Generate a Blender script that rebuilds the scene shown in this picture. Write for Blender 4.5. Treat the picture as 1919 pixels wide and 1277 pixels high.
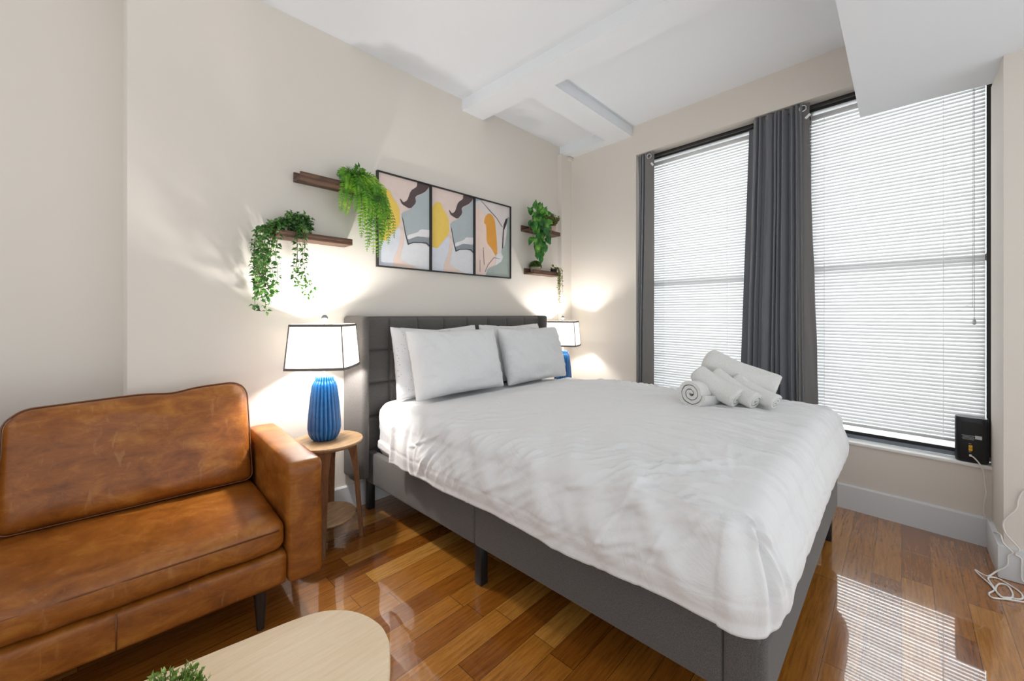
import bpy, bmesh, math, random
from mathutils import Vector, Matrix, noise

# ------------------------------------------------------------------ scene, camera, world, light
for o in list(bpy.data.objects):
    bpy.data.objects.remove(o)
scene = bpy.context.scene
C = scene.collection
R = math.radians
PI = math.pi
random.seed(7)

YAW = math.atan(730.5 / 765.0)              # angle between the view and the headboard wall's direction
cam_data = bpy.data.cameras.new('camera')
cam_data.sensor_fit = 'HORIZONTAL'
cam_data.sensor_width = 36.0
cam_data.lens = 36.0 * 765.0 / 1919.0
cam_data.shift_y = -48.5 / 1919.0
cam_data.clip_start = 0.02
cam = bpy.data.objects.new('camera', cam_data)
C.objects.link(cam)
cam.location = (0, 0, 1.2)
cam.rotation_euler = (R(90), 0, YAW - R(90))
scene.camera = cam

world = bpy.data.worlds.new('world')
scene.world = world
world.use_nodes = True
bg = world.node_tree.nodes['Background']
bg.inputs['Color'].default_value = (0.95, 0.985, 1.0, 1)
bg.inputs['Strength'].default_value = 1.0
# direction weighting added to the world light, dimming faces turned away from the windows
_wt = world.node_tree
_tc = _wt.nodes.new('ShaderNodeTexCoord')
_dp = _wt.nodes.new('ShaderNodeVectorMath')
_dp.operation = 'DOT_PRODUCT'
_dp.inputs[1].default_value = (0.17, -0.12, -0.10)
_ad = _wt.nodes.new('ShaderNodeMath')
_ad.operation = 'ADD'
_ad.inputs[1].default_value = 1.0
_wt.links.new(_tc.outputs['Generated'], _dp.inputs[0])
_wt.links.new(_dp.outputs['Value'], _ad.inputs[0])
_wt.links.new(_ad.outputs[0], bg.inputs['Strength'])

vs = scene.view_settings
vs.view_transform = 'Standard'
vs.look = 'None'
vs.gamma = 1.0
vs.exposure = 0.24
vs.use_curve_mapping = False

# window wall frame: s runs along the wall towards the headboard wall, o runs outwards, z up
WBP = Vector((3.248, -0.02, 0))
WBD = Vector((0.07, 0.99755, 0))
WBN = Vector((0.99755, -0.07, 0))
WANG = math.atan2(-0.07, 0.99755)           # rotation whose local x = outward, local y = along the wall


def W(s, o, z):
    p = WBP + WBD * s + WBN * o
    return Vector((p.x, p.y, z))


def area_light(name, loc, rot, sx, sy, power, color=(1, 1, 1)):
    d = bpy.data.lights.new(name, 'AREA')
    d.shape = 'RECTANGLE'
    d.size = sx
    d.size_y = sy
    d.energy = power
    d.color = color
    o = bpy.data.objects.new(name, d)
    C.objects.link(o)
    o.location = loc
    o.rotation_euler = rot
    return o


# daylight through the two windows (emits along local -z, i.e. into the room)
area_light('window_daylight', W(0.62, 1.6, 2.1), (R(70), 0, WANG + R(90)), 3.8, 4.4, 390, (0.97, 0.985, 1.0))


# ------------------------------------------------------------------ materials
def srgb(r, g, b):
    def f(c):
        c /= 255.0
        return c / 12.92 if c <= 0.04045 else ((c + 0.055) / 1.055) ** 2.4
    return (f(r), f(g), f(b), 1.0)


class NT:
    def __init__(self, name):
        self.m = bpy.data.materials.new(name)
        self.m.use_nodes = True
        self.t = self.m.node_tree
        self.b = self.t.nodes['Principled BSDF']
        self.out = self.t.nodes['Material Output']

    def n(self, typ, **kw):
        nd = self.t.nodes.new(typ)
        for k, v in kw.items():
            if k.startswith('_'):
                setattr(nd, k[1:], v)
            else:
                nd.inputs[k.replace('__', ' ')].default_value = v
        return nd

    def l(self, a, b):
        self.t.links.new(a, b)

    def coord(self, kind='Object', scale=(1, 1, 1), rot=(0, 0, 0)):
        tc = self.n('ShaderNodeTexCoord')
        mp = self.n('ShaderNodeMapping')
        mp.inputs['Scale'].default_value = scale
        mp.inputs['Rotation'].default_value = rot
        self.l(tc.outputs[kind], mp.inputs['Vector'])
        return mp.outputs['Vector']

    def noise(self, vec, scale, detail=4, rough=0.55, dist=0.0):
        nd = self.n('ShaderNodeTexNoise')
        nd.inputs['Scale'].default_value = scale
        nd.inputs['Detail'].default_value = detail
        nd.inputs['Roughness'].default_value = rough
        nd.inputs['Distortion'].default_value = dist
        self.l(vec, nd.inputs['Vector'])
        return nd.outputs['Fac']

    def ramp(self, fac, stops):
        nd = self.n('ShaderNodeValToRGB')
        el = nd.color_ramp.elements
        while len(el) < len(stops):
            el.new(0.5)
        for e, (p, c) in zip(el, stops):
            e.position = p
            e.color = c
        self.l(fac, nd.inputs['Fac'])
        return nd.outputs['Color']

    def mix(self, fac, a, b, mode='MIX'):
        nd = self.n('ShaderNodeMix', _data_type='RGBA', _blend_type=mode)
        for s, v in ((0, fac), (6, a), (7, b)):
            if hasattr(v, 'links') or hasattr(v, 'is_linked'):
                self.l(v, nd.inputs[s])
            else:
                nd.inputs[s].default_value = v
        return nd.outputs[2]

    def math(self, op, a, b=None, c=None):
        nd = self.n('ShaderNodeMath', _operation=op)
        for i, v in enumerate((a, b, c)):
            if v is None:
                continue
            if hasattr(v, 'is_linked'):
                self.l(v, nd.inputs[i])
            else:
                nd.inputs[i].default_value = v
        return nd.outputs[0]

    def bump(self, h, strength=0.3, dist=0.01):
        nd = self.n('ShaderNodeBump')
        nd.inputs['Strength'].default_value = strength
        nd.inputs['Distance'].default_value = dist
        self.l(h, nd.inputs['Height'])
        self.l(nd.outputs['Normal'], self.b.inputs['Normal'])

    def base(self, v):
        if hasattr(v, 'is_linked'):
            self.l(v, self.b.inputs['Base Color'])
        else:
            self.b.inputs['Base Color'].default_value = v

    def set(self, **kw):
        for k, v in kw.items():
            self.b.inputs[k.replace('__', ' ')].default_value = v


def simple(name, col, rough=0.5, metal=0.0, spec=0.5, noise_amt=0.0, noise_scale=20, bump=0.0, bscale=60, bdist=0.002):
    t = NT(name)
    t.set(Roughness=rough, Metallic=metal)
    t.b.inputs['Specular IOR Level'].default_value = spec
    v = t.coord()
    if noise_amt:
        f = t.noise(v, noise_scale, 3)
        dark = tuple(c * (1 - noise_amt) for c in col[:3]) + (1,)
        lite = tuple(min(1, c * (1 + noise_amt)) for c in col[:3]) + (1,)
        t.base(t.ramp(f, [(0.3, dark), (0.7, lite)]))
    else:
        t.base(col)
    if bump:
        t.bump(t.noise(v, bscale, 3), bump, bdist)
    return t.m


M = {}
M['wall'] = simple('wall_paint', srgb(226, 219, 210), 0.75, noise_amt=0.012, noise_scale=1.5, bump=0.08, bscale=180, bdist=0.001)
M['ceiling'] = simple('ceiling_paint', srgb(234, 237, 241), 0.85, noise_amt=0.008, noise_scale=1.2, bump=0.05, bscale=150, bdist=0.001)
M['trim'] = simple('trim_paint', srgb(222, 224, 226), 0.4, noise_amt=0.01, noise_scale=3, bump=0.04, bscale=90, bdist=0.001)
M['sill'] = simple('sill_paint', srgb(240, 239, 236), 0.14, spec=1.0, noise_amt=0.01, noise_scale=6)


def wood(name, c1, c2, scale=(1, 12, 12), rough=0.4, ns=6.0, bump=0.1, coat=0.0):
    t = NT(name)
    v = t.coord(scale=scale)
    f1 = t.noise(v, ns, 6, 0.6, 1.2)
    f2 = t.noise(v, ns * 5, 4, 0.6)
    f = t.math('ADD', t.math('MULTIPLY', f1, 0.7), t.math('MULTIPLY', f2, 0.3))
    t.base(t.ramp(f, [(0.32, c1), (0.68, c2)]))
    t.set(Roughness=rough, Coat__Weight=coat, Coat__Roughness=0.1)
    t.bump(f, bump, 0.002)
    return t.m


M['oak'] = wood('pale_oak', srgb(206, 178, 140), srgb(228, 204, 170), (1.2, 14, 14), 0.42, 5)
M['oak_table'] = wood('light_oak_veneer', srgb(232, 204, 168), srgb(246, 226, 194), (1.2, 16, 16), 0.45, 5)
M['acacia'] = wood('brown_acacia', srgb(120, 92, 64), srgb(186, 154, 116), (1.5, 14, 14), 0.45, 5)
M['acacia_leg'] = wood('brown_acacia_upright', srgb(92, 58, 34), srgb(140, 96, 60), (14, 14, 1.5), 0.45, 5)
M['walnut'] = wood('dark_stained_shelf', srgb(52, 36, 28), srgb(112, 80, 58), (2, 18, 18), 0.55, 4, 0.3)
M['darkwood'] = wood('espresso_leg', srgb(22, 14, 10), srgb(44, 30, 22), (14, 14, 1.5), 0.4, 5)


def floor_material():
    t = NT('bamboo_planks')
    tc = t.n('ShaderNodeTexCoord')
    sep = t.n('ShaderNodeSeparateXYZ')
    t.l(tc.outputs['Object'], sep.inputs[0])
    x, y = sep.outputs[0], sep.outputs[1]
    yy = t.math('DIVIDE', y, 0.1)
    row = t.math('FLOOR', yy)
    fy = t.math('FRACT', yy)
    wn = t.n('ShaderNodeTexWhiteNoise', _noise_dimensions='1D')
    t.l(row, wn.inputs['W'])
    xo = t.math('ADD', t.math('DIVIDE', x, 0.92), t.math('MULTIPLY', wn.outputs['Value'], 7.3))
    col = t.math('FLOOR', xo)
    fx = t.math('FRACT', xo)
    wn2 = t.n('ShaderNodeTexWhiteNoise', _noise_dimensions='2D')
    cb = t.n('ShaderNodeCombineXYZ')
    t.l(row, cb.inputs[0])
    t.l(col, cb.inputs[1])
    t.l(cb.outputs[0], wn2.inputs['Vector'])
    rnd = wn2.outputs['Value']
    # streaky fibre, shifted per plank
    cb2 = t.n('ShaderNodeCombineXYZ')
    t.l(t.math('ADD', t.math('MULTIPLY', x, 2.2), t.math('MULTIPLY', rnd, 40)), cb2.inputs[0])
    t.l(t.math('MULTIPLY', y, 34), cb2.inputs[1])
    t.l(t.math('MULTIPLY', rnd, 13), cb2.inputs[2])
    s1 = t.noise(cb2.outputs[0], 3.0, 5, 0.65, 0.4)
    cb3 = t.n('ShaderNodeCombineXYZ')
    t.l(t.math('MULTIPLY', x, 26), cb3.inputs[0])
    t.l(t.math('MULTIPLY', y, 210), cb3.inputs[1])
    t.l(rnd, cb3.inputs[2])
    s2 = t.noise(cb3.outputs[0], 2.2, 3, 0.7)
    plank = t.ramp(rnd, [(0.0, srgb(144, 84, 26)), (0.3, srgb(164, 102, 36)), (0.6, srgb(178, 116, 44)), (0.85, srgb(188, 126, 52)), (1.0, srgb(202, 146, 70))])
    fib = t.ramp(s1, [(0.3, (0.60, 0.53, 0.44, 1)), (0.55, (0.95, 0.95, 0.95, 1)), (0.75, (1.18, 1.15, 1.08, 1))])
    c = t.mix(1.0, plank, fib, 'MULTIPLY')
    spk = t.ramp(s2, [(0.34, (0.5, 0.43, 0.34, 1)), (0.50, (1, 1, 1, 1))])
    c = t.mix(0.32, c, spk, 'MULTIPLY')
    # joints
    j1 = t.math('LESS_THAN', fy, 0.018)
    j2 = t.math('LESS_THAN', fx, 0.0022)
    j = t.math('MAXIMUM', j1, j2)
    c = t.mix(t.math('MULTIPLY', j, 0.8), c, srgb(40, 22, 10))
    t.base(c)
    t.set(Roughness=0.22, Coat__Weight=1.0, Coat__Roughness=0.03, Coat__IOR=1.85)
    t.b.inputs['Specular IOR Level'].default_value = 0.4
    h = t.math('SUBTRACT', t.math('MULTIPLY', s1, 0.03), j)
    wob = t.noise(tc.outputs['Object'], 2.5, 2)
    t.bump(t.math('ADD', h, t.math('MULTIPLY', wob, 0.4)), 0.12, 0.002)
    return t.m


M['floor'] = floor_material()


def leather_material():
    t = NT('cognac_leather')
    v = t.coord()
    big = t.noise(v, 3.2, 4, 0.6, 0.4)
    mid = t.noise(t.coord(scale=(1, 1, 2.2), rot=(0.3, 0.4, 0.5)), 9, 7, 0.72, 0.5)
    f = t.math('ADD', t.math('MULTIPLY', big, 0.45), t.math('MULTIPLY', mid, 0.55))
    c = t.ramp(f, [(0.34, srgb(104, 54, 14)), (0.5, srgb(142, 82, 26)), (0.64, srgb(170, 112, 46))])
    # pale scuffs and scratches
    sc = t.noise(t.coord(scale=(1, 1, 0.22), rot=(0.5, 0.7, 0.9)), 34, 3, 0.5, 0.6)
    sm = t.ramp(sc, [(0.62, (0, 0, 0, 1)), (0.72, (1, 1, 1, 1))])
    c = t.mix(t.math('MULTIPLY', sm, 0.22), c, srgb(196, 146, 92))
    t.base(c)
    vor = t.n('ShaderNodeTexVoronoi', _feature='DISTANCE_TO_EDGE')
    vor.inputs['Scale'].default_value = 260
    t.l(v, vor.inputs['Vector'])
    t.set(Roughness=0.34)
    t.b.inputs['Specular IOR Level'].default_value = 0.42
    t.bump(t.math('ADD', t.math('MULTIPLY', vor.outputs['Distance'], 0.4), t.math('MULTIPLY', mid, 0.8)), 0.12, 0.004)
    return t.m


M['leather'] = leather_material()
M['leather_piping'] = simple('leather_piping', srgb(112, 62, 24), 0.4)


def fabric(name, c1, c2, scale=300, rough=0.95, bump=0.4, sheen=0.2, big=0.0):
    t = NT(name)
    v = t.coord()
    a = t.noise(t.coord(scale=(1, 1, 3)), scale, 2, 0.7)
    b = t.noise(t.coord(scale=(3, 3, 1)), scale * 0.8, 2, 0.7)
    f = t.math('MULTIPLY', t.math('ADD', a, b), 0.5)
    t.base(t.ramp(f, [(0.38, c1), (0.62, c2)]))
    t.set(Roughness=rough, Sheen__Weight=sheen, Sheen__Roughness=0.5)
    t.b.inputs['Specular IOR Level'].default_value = 0.2
    t.bump(f, bump, 0.0015)
    return t.m


M['upholstery'] = fabric('charcoal_linen_upholstery', srgb(76, 74, 73), srgb(108, 104, 101), 260)
M['curtain'] = fabric('grey_curtain_fabric', srgb(104, 107, 114), srgb(124, 126, 132), 420, 0.7, 0.15, 0.45)
M['curtain_lining'] = fabric('curtain_lining', srgb(118, 116, 116), srgb(132, 130, 128), 420, 0.75, 0.1)


def cloth_material(name, col, wr=0.3, wscale=9, dots=False):
    t = NT(name)
    v = t.coord()
    w1 = t.noise(v, wscale, 5, 0.55, 1.5)
    rid = t.math('ABSOLUTE', t.math('SUBTRACT', w1, 0.5))
    fine = t.noise(v, 500, 2, 0.6)
    c = col
    if dots:
        vor = t.n('ShaderNodeTexVoronoi', _feature='F1')
        vor.inputs['Scale'].default_value = 52
        vor.inputs['Randomness'].default_value = 0.6
        t.l(t.coord(scale=(1, 0.25, 1)), vor.inputs['Vector'])
        m = t.math('LESS_THAN', vor.outputs['Distance'], 0.16)
        c = t.mix(t.math('MULTIPLY', m, 0.55), col, srgb(150, 150, 155))
    t.base(c)
    t.set(Roughness=0.9, Sheen__Weight=0.15)
    t.b.inputs['Specular IOR Level'].default_value = 0.2
    t.bump(t.math('ADD', t.math('MULTIPLY', rid, 1.0), t.math('MULTIPLY', fine, 0.05)), wr, 0.02)
    return t.m


M['linen'] = cloth_material('white_cotton_duvet', srgb(228, 228, 229), 0.5, 5)
M['sheet'] = cloth_material('white_fitted_sheet', srgb(232, 232, 234), 0.3, 12)
M['pillow'] = cloth_material('white_pillowcase', srgb(230, 230, 231), 0.65, 7)
M['pillow_dots'] = cloth_material('dotted_pillowcase', srgb(228, 228, 230), 0.3, 9, True)


def terry():
    t = NT('white_terry')
    v = t.coord()
    f = t.noise(v, 320, 3, 0.7)
    g = t.noise(v, 40, 3)
    t.base(t.ramp(f, [(0.3, srgb(214, 213, 210)), (0.7, srgb(240, 239, 236))]))
    t.set(Roughness=1.0, Sheen__Weight=0.4)
    t.bump(t.math('ADD', f, t.math('MULTIPLY', g, 0.6)), 0.6, 0.004)
    return t.m


M['terry'] = terry()
M['black_metal'] = simple('black_frame_paint', srgb(34, 33, 33), 0.45, noise_amt=0.1, noise_scale=30)
M['grey_metal'] = simple('grey_sill_metal', srgb(120, 126, 136), 0.4, 0.3, noise_amt=0.1, noise_scale=25)
M['black_leg'] = simple('black_leg_paint', srgb(24, 24, 25), 0.45)
M['chrome'] = simple('polished_nickel', srgb(205, 205, 205), 0.18, 1.0)
M['brushed'] = simple('brushed_nickel', srgb(170, 166, 160), 0.35, 1.0)
M['black_frame'] = simple('black_picture_frame', srgb(30, 28, 28), 0.4, noise_amt=0.1, noise_scale=60)
M['white_plastic'] = simple('white_plastic', srgb(236, 236, 236), 0.4)
M['clear_plastic'] = simple('clear_wand_plastic', srgb(205, 208, 210), 0.2)
M['grey_trim'] = simple('grey_shade_binding', srgb(104, 98, 92), 0.8)
M['pot_dark'] = simple('dark_plastic_pot', srgb(30, 27, 24), 0.6, noise_amt=0.15)
M['pot_cream'] = simple('blush_ceramic_pot', srgb(206, 178, 162), 0.6, noise_amt=0.05, noise_scale=40)
M['pot_stone'] = simple('grey_cement_pot', srgb(160, 146, 132), 0.85, noise_amt=0.15, noise_scale=40, bump=0.3, bscale=80)
M['pot_white'] = simple('white_ceramic_pot', srgb(220, 218, 212), 0.4)
M['soil'] = simple('potting_soil', srgb(46, 34, 24), 0.95, noise_amt=0.3, noise_scale=60, bump=0.5)


def leaf_material(name, c1, c2, c3, scale=18, trans=0.25, rough=0.45):
    t = NT(name)
    v = t.coord()
    f = t.noise(v, scale, 3, 0.6)
    col = t.ramp(f, [(0.32, c1), (0.5, c2), (0.68, c3)])
    t.base(col)
    t.set(Roughness=rough)
    tr = t.n('ShaderNodeBsdfTranslucent')
    t.l(col, tr.inputs['Color'])
    mx = t.n('ShaderNodeMixShader')
    mx.inputs[0].default_value = trans
    t.l(t.b.outputs[0], mx.inputs[1])
    t.l(tr.outputs[0], mx.inputs[2])
    t.l(mx.outputs[0], t.out.inputs['Surface'])
    return t.m


M['leaf_vine'] = leaf_material('vine_leaf', srgb(34, 78, 36), srgb(74, 126, 56), srgb(130, 172, 88))
M['leaf_fern'] = leaf_material('fern_leaf', srgb(48, 110, 32), srgb(112, 176, 44), srgb(178, 218, 66), 9, 0.4)
M['leaf_pothos'] = leaf_material('pothos_leaf', srgb(28, 84, 40), srgb(62, 130, 54), srgb(150, 204, 76), 11, 0.3, 0.35)
M['leaf_olive'] = leaf_material('olive_tuft', srgb(80, 88, 46), srgb(120, 124, 70), srgb(156, 154, 98), 40)
M['leaf_moss'] = leaf_material('moss', srgb(44, 72, 24), srgb(76, 104, 36), srgb(104, 132, 54), 50, 0.1)
M['leaf_pearl'] = leaf_material('pearl_succulent', srgb(92, 98, 40), srgb(132, 136, 62), srgb(170, 166, 92), 40, 0.15)
M['leaf_box'] = leaf_material('boxwood_leaf', srgb(70, 104, 40), srgb(122, 156, 62), srgb(182, 204, 128), 90)
M['stem'] = simple('plant_stem', srgb(92, 104, 52), 0.7)


def ceramic():
    t = NT('blue_glazed_ceramic')
    v = t.coord(scale=(1, 1, 3))
    f = t.noise(v, 14, 4, 0.6)
    t.base(t.ramp(f, [(0.25, srgb(16, 84, 144)), (0.75, srgb(24, 100, 162))]))
    t.set(Roughness=0.22, Coat__Weight=0.5, Coat__Roughness=0.06)
    return t.m


M['ceramic'] = ceramic()


def translucent(name, col, mixf, rough=0.9, bscale=0):
    t = NT(name)
    d = t.n('ShaderNodeBsdfDiffuse')
    d.inputs['Color'].default_value = col
    tr = t.n('ShaderNodeBsdfTranslucent')
    tr.inputs['Color'].default_value = col
    if bscale:
        v = t.coord(scale=(1, 1, 1))
        f = t.noise(v, bscale, 2, 0.6)
        cc = t.ramp(f, [(0.3, tuple(c * 0.94 for c in col[:3]) + (1,)), (0.7, col)])
        t.l(cc, d.inputs['Color'])
        t.l(cc, tr.inputs['Color'])
    mx = t.n('ShaderNodeMixShader')
    mx.inputs[0].default_value = mixf
    t.l(d.outputs[0], mx.inputs[1])
    t.l(tr.outputs[0], mx.inputs[2])
    t.l(mx.outputs[0], t.out.inputs['Surface'])
    return t.m


M['shade'] = translucent('white_linen_shade', srgb(214, 212, 208), 0.20, bscale=400)
M['slat'] = translucent('white_blind_slat', srgb(238, 239, 240), 0.05)


M['cord_white'] = translucent('white_ladder_cord', srgb(250, 250, 250), 0.6)


def glass_material(name, rough=0.0, tint=(1, 1, 1, 1)):
    t = NT(name)
    tp = t.n('ShaderNodeBsdfTransparent')
    tp.inputs['Color'].default_value = tint
    gl = t.n('ShaderNodeBsdfGlossy')
    gl.inputs['Roughness'].default_value = 0.02
    fr = t.n('ShaderNodeFresnel')
    fr.inputs['IOR'].default_value = 1.45
    mx = t.n('ShaderNodeMixShader')
    t.l(fr.outputs[0], mx.inputs[0])
    t.l(tp.outputs[0], mx.inputs[1])
    t.l(gl.outputs[0], mx.inputs[2])
    t.l(mx.outputs[0], t.out.inputs['Surface'])
    return t.m


M['glass'] = glass_material('window_glass', tint=(0.97, 0.985, 0.98, 1))
t_ = NT('polished_ball')
t_.base(srgb(170, 170, 172))
t_.set(Roughness=0.06, Metallic=1.0)
M['crystal'] = t_.m
t_ = NT('router_shell')
t_.base(srgb(26, 29, 36))
t_.set(Roughness=0.3)
M['router'] = t_.m
M['router_back'] = simple('router_back_panel', srgb(16, 17, 20), 0.55, bump=0.2, bscale=200)
M['label_print'] = simple('label_print', srgb(150, 152, 154), 0.6)
M['label_white'] = simple('label_white', srgb(205, 207, 210), 0.6)
M['port_yellow'] = simple('yellow_port', srgb(232, 178, 34), 0.5)
M['cable'] = simple('white_cable', srgb(232, 228, 224), 0.45)
for k, c in dict(a_pink=(222, 203, 195), a_pale=(216, 219, 228), a_white=(224, 224, 228), a_peach=(232, 208, 196), a_yellow=(230, 196, 92),
                 a_gray=(172, 181, 184), a_brown=(84, 68, 70), a_mid=(138, 146, 152), a_brush=(226, 224, 226), a_ink=(62, 62, 68),
                 a_blue=(170, 194, 204), a_blush=(221, 211, 208), a_orange=(222, 156, 62), a_green=(164, 174, 168), a_line=(110, 104, 108)).items():
    M[k] = simple('print_' + k[2:], srgb(*c), 0.5, noise_amt=0.03, noise_scale=25)


# ------------------------------------------------------------------ mesh helpers
class MB:
    """collects shapes into one mesh"""

    def __init__(self):
        self.bm = bmesh.new()
        self.mi = 0

    def box(self, c, s, bevel=0.0, seg=2, rot=None, mat=None):
        m = Matrix.Translation(Vector(c))
        if rot is not None:
            m = m @ rot.to_4x4()
        r = bmesh.ops.create_cube(self.bm, size=1.0, matrix=m @ Matrix.Diagonal((s[0], s[1], s[2], 1)))
        vs_ = r['verts']
        fs = set(f for v in vs_ for f in v.link_faces)
        for f in fs:
            f.material_index = self.mi
        if bevel > 0:
            es = list(set(e for v in vs_ for e in v.link_edges))
            bmesh.ops.bevel(self.bm, geom=es, offset=bevel, segments=seg, profile=0.5, affect='EDGES', clamp_overlap=True)
        return self

    def prism(self, pts, z0, z1):
        """vertical prism over an outline of (x, y)"""
        a = [self.bm.verts.new((p[0], p[1], z0)) for p in pts]
        b = [self.bm.verts.new((p[0], p[1], z1)) for p in pts]
        n = len(pts)
        self.bm.faces.new(list(reversed(a)))
        self.bm.faces.new(b)
        for i in range(n):
            self.bm.faces.new((a[i], a[(i + 1) % n], b[(i + 1) % n], b[i]))
        return self

    def wbox(self, s0, s1, o0, o1, z0, z1, bevel=0.0):
        """box in the window wall's frame"""
        c = W((s0 + s1) / 2, (o0 + o1) / 2, (z0 + z1) / 2)
        return self.box(c, (abs(o1 - o0), abs(s1 - s0), abs(z1 - z0)), bevel, 2, Matrix.Rotation(WANG, 3, 'Z'))

    def ring(self, pts):
        return [self.bm.verts.new(p) for p in pts]

    def skin(self, rings, closed=True, cap=True):
        n = len(rings[0])
        for a, b in zip(rings[:-1], rings[1:]):
            for i in range(n if closed else n - 1):
                j = (i + 1) % n
                f = self.bm.faces.new((a[i], a[j], b[j], b[i]))
                f.material_index = self.mi
        if cap and closed:
            f = self.bm.faces.new(list(reversed(rings[0])))
            f.material_index = self.mi
            f = self.bm.faces.new(rings[-1])
            f.material_index = self.mi
        return self

    def lathe(self, prof, n=32, center=(0, 0, 0), flutes=0, depth=0.0, cap=True):
        c = Vector(center)
        rings = []
        for r, z in prof:
            pts = []
            for i in range(n):
                a = 2 * PI * i / n
                rr = r
                if flutes:
                    rr = r - depth * min(1, r / 0.03) * (1 - abs(math.sin(a * flutes / 2)))
                pts.append(c + Vector((rr * math.cos(a), rr * math.sin(a), z)))
            rings.append(self.ring(pts))
        return self.skin(rings, True, cap)

    def tube(self, pts, r, n=8, cap=True):
        pts = [Vector(p) for p in pts]
        rings = []
        up = Vector((0, 0, 1))
        prev = None
        for i, p in enumerate(pts):
            d = (pts[min(i + 1, len(pts) - 1)] - pts[max(i - 1, 0)])
            if d.length < 1e-9:
                d = Vector((0, 0, 1))
            d.normalize()
            if prev is None:
                a = d.cross(up)
                if a.length < 1e-3:
                    a = d.cross(Vector((1, 0, 0)))
                a.normalize()
            else:
                a = prev - d * prev.dot(d)
                if a.length < 1e-6:
                    a = d.orthogonal()
                a.normalize()
            prev = a
            b = d.cross(a)
            rr = r[i] if isinstance(r, (list, tuple)) else r
            rings.append(self.ring([p + a * (rr * math.cos(2 * PI * k / n)) + b * (rr * math.sin(2 * PI * k / n)) for k in range(n)]))
        return self.skin(rings, True, cap)

    def sphere(self, c, r, seg=16, sc=(1, 1, 1)):
        bmesh.ops.create_uvsphere(self.bm, u_segments=seg, v_segments=max(6, seg // 2), radius=r,
                                  matrix=Matrix.Translation(Vector(c)) @ Matrix.Diagonal((sc[0], sc[1], sc[2], 1)))
        return self

    def grid(self, f, nu, nv):
        g = [[self.bm.verts.new(f(i / nu, j / nv)) for j in range(nv + 1)] for i in range(nu + 1)]
        for i in range(nu):
            for j in range(nv):
                fc = self.bm.faces.new((g[i][j], g[i + 1][j], g[i + 1][j + 1], g[i][j + 1]))
                fc.material_index = self.mi
        return self

    def poly(self, pts):
        f = self.bm.faces.new([self.bm.verts.new(p) for p in pts])
        f.material_index = self.mi
        return self

    def torus(self, c, R1, r, rot, n=20, k=8):
        rings = []
        m = Matrix.Translation(Vector(c)) @ rot.to_4x4()
        vsr = []
        for i in range(n):
            a = 2 * PI * i / n
            vsr.append([self.bm.verts.new(m @ Vector(((R1 + r * math.cos(2 * PI * j / k)) * math.cos(a), (R1 + r * math.cos(2 * PI * j / k)) * math.sin(a), r * math.sin(2 * PI * j / k)))) for j in range(k)])
        for i in range(n):
            for j in range(k):
                self.bm.faces.new((vsr[i][j], vsr[(i + 1) % n][j], vsr[(i + 1) % n][(j + 1) % k], vsr[i][(j + 1) % k]))
        return self

    def leaf(self, p, d, nrm, l, w, fold=0.25, tip=0.35):
        """one small pointed leaf: stem end p, direction d, facing nrm"""
        d = d.normalized()
        s = d.cross(nrm)
        if s.length < 1e-4:
            s = d.orthogonal()
        s.normalize()
        nn = s.cross(d)
        a = self.bm.verts.new(p)
        m = self.bm.verts.new(p + d * (l * 0.5) + nn * (l * 0.03))
        tt = self.bm.verts.new(p + d * l - nn * (l * tip * 0.5))
        L1 = self.bm.verts.new(p + d * (l * 0.42) + s * w * 0.5 + nn * (w * fold))
        R1 = self.bm.verts.new(p + d * (l * 0.42) - s * w * 0.5 + nn * (w * fold))
        for q in ((a, m, L1), (m, tt, L1), (a, R1, m), (m, R1, tt)):
            self.bm.faces.new(q)
        return self

    def build(self, name, mat, parent=None, smooth=40, recalc=True, loc=None):
        if recalc:
            bmesh.ops.recalc_face_normals(self.bm, faces=self.bm.faces[:])
        me = bpy.data.meshes.new(name)
        if loc is not None:
            bmesh.ops.translate(self.bm, verts=self.bm.verts[:], vec=-Vector(loc))
        self.bm.to_mesh(me)
        self.bm.free()
        mats = mat if isinstance(mat, (list, tuple)) else [mat]
        for m in mats:
            me.materials.append(m)
        if smooth:
            me.polygons.foreach_set('use_smooth', [True] * len(me.polygons))
            if smooth < 180:
                me.set_sharp_from_angle(angle=R(smooth))
        o = bpy.data.objects.new(name, me)
        C.objects.link(o)
        if loc is not None:
            o.location = loc
        if parent is not None:
            o.parent = parent
        return o


def tag(o, label, cat, group=None):
    o['label'] = label
    o['category'] = cat
    if group:
        o['group'] = group
    return o


def thing(name, label, cat, loc=(0, 0, 0), rz=0.0, group=None):
    o = bpy.data.objects.new(name, None)
    o.empty_display_size = 0.05
    C.objects.link(o)
    o.location = loc
    o.rotation_euler = (0, 0, rz)
    return tag(o, label, cat, group)


def struct(mb, name, mat, parent=None, smooth=40, loc=None):
    o = mb.build(name, mat, parent, smooth, loc=loc)
    if parent is None:
        o['kind'] = 'structure'
    return o


def subsurf(o, lv=1):
    m = o.modifiers.new('subsurf', 'SUBSURF')
    m.levels = lv
    m.render_levels = lv
    return o


def copy_tree(o, parent=None):
    c = o.copy()
    C.objects.link(c)
    if parent is not None:
        c.parent = parent
    for ch in list(o.children):
        copy_tree(ch, c)
    return c


def smoothstep(a, b, x):
    if a == b:
        return 1.0 if x >= b else 0.0
    t = max(0.0, min(1.0, (x - a) / (b - a)))
    return t * t * (3 - 2 * t)


def rnoise(x, y, z=0.0):
    return noise.noise(Vector((x, y, z)))


def ridge(x, y, z=0.0):
    return 1.0 - min(1.0, abs(noise.noise(Vector((x, y, z)))) * 2.4)


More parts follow.
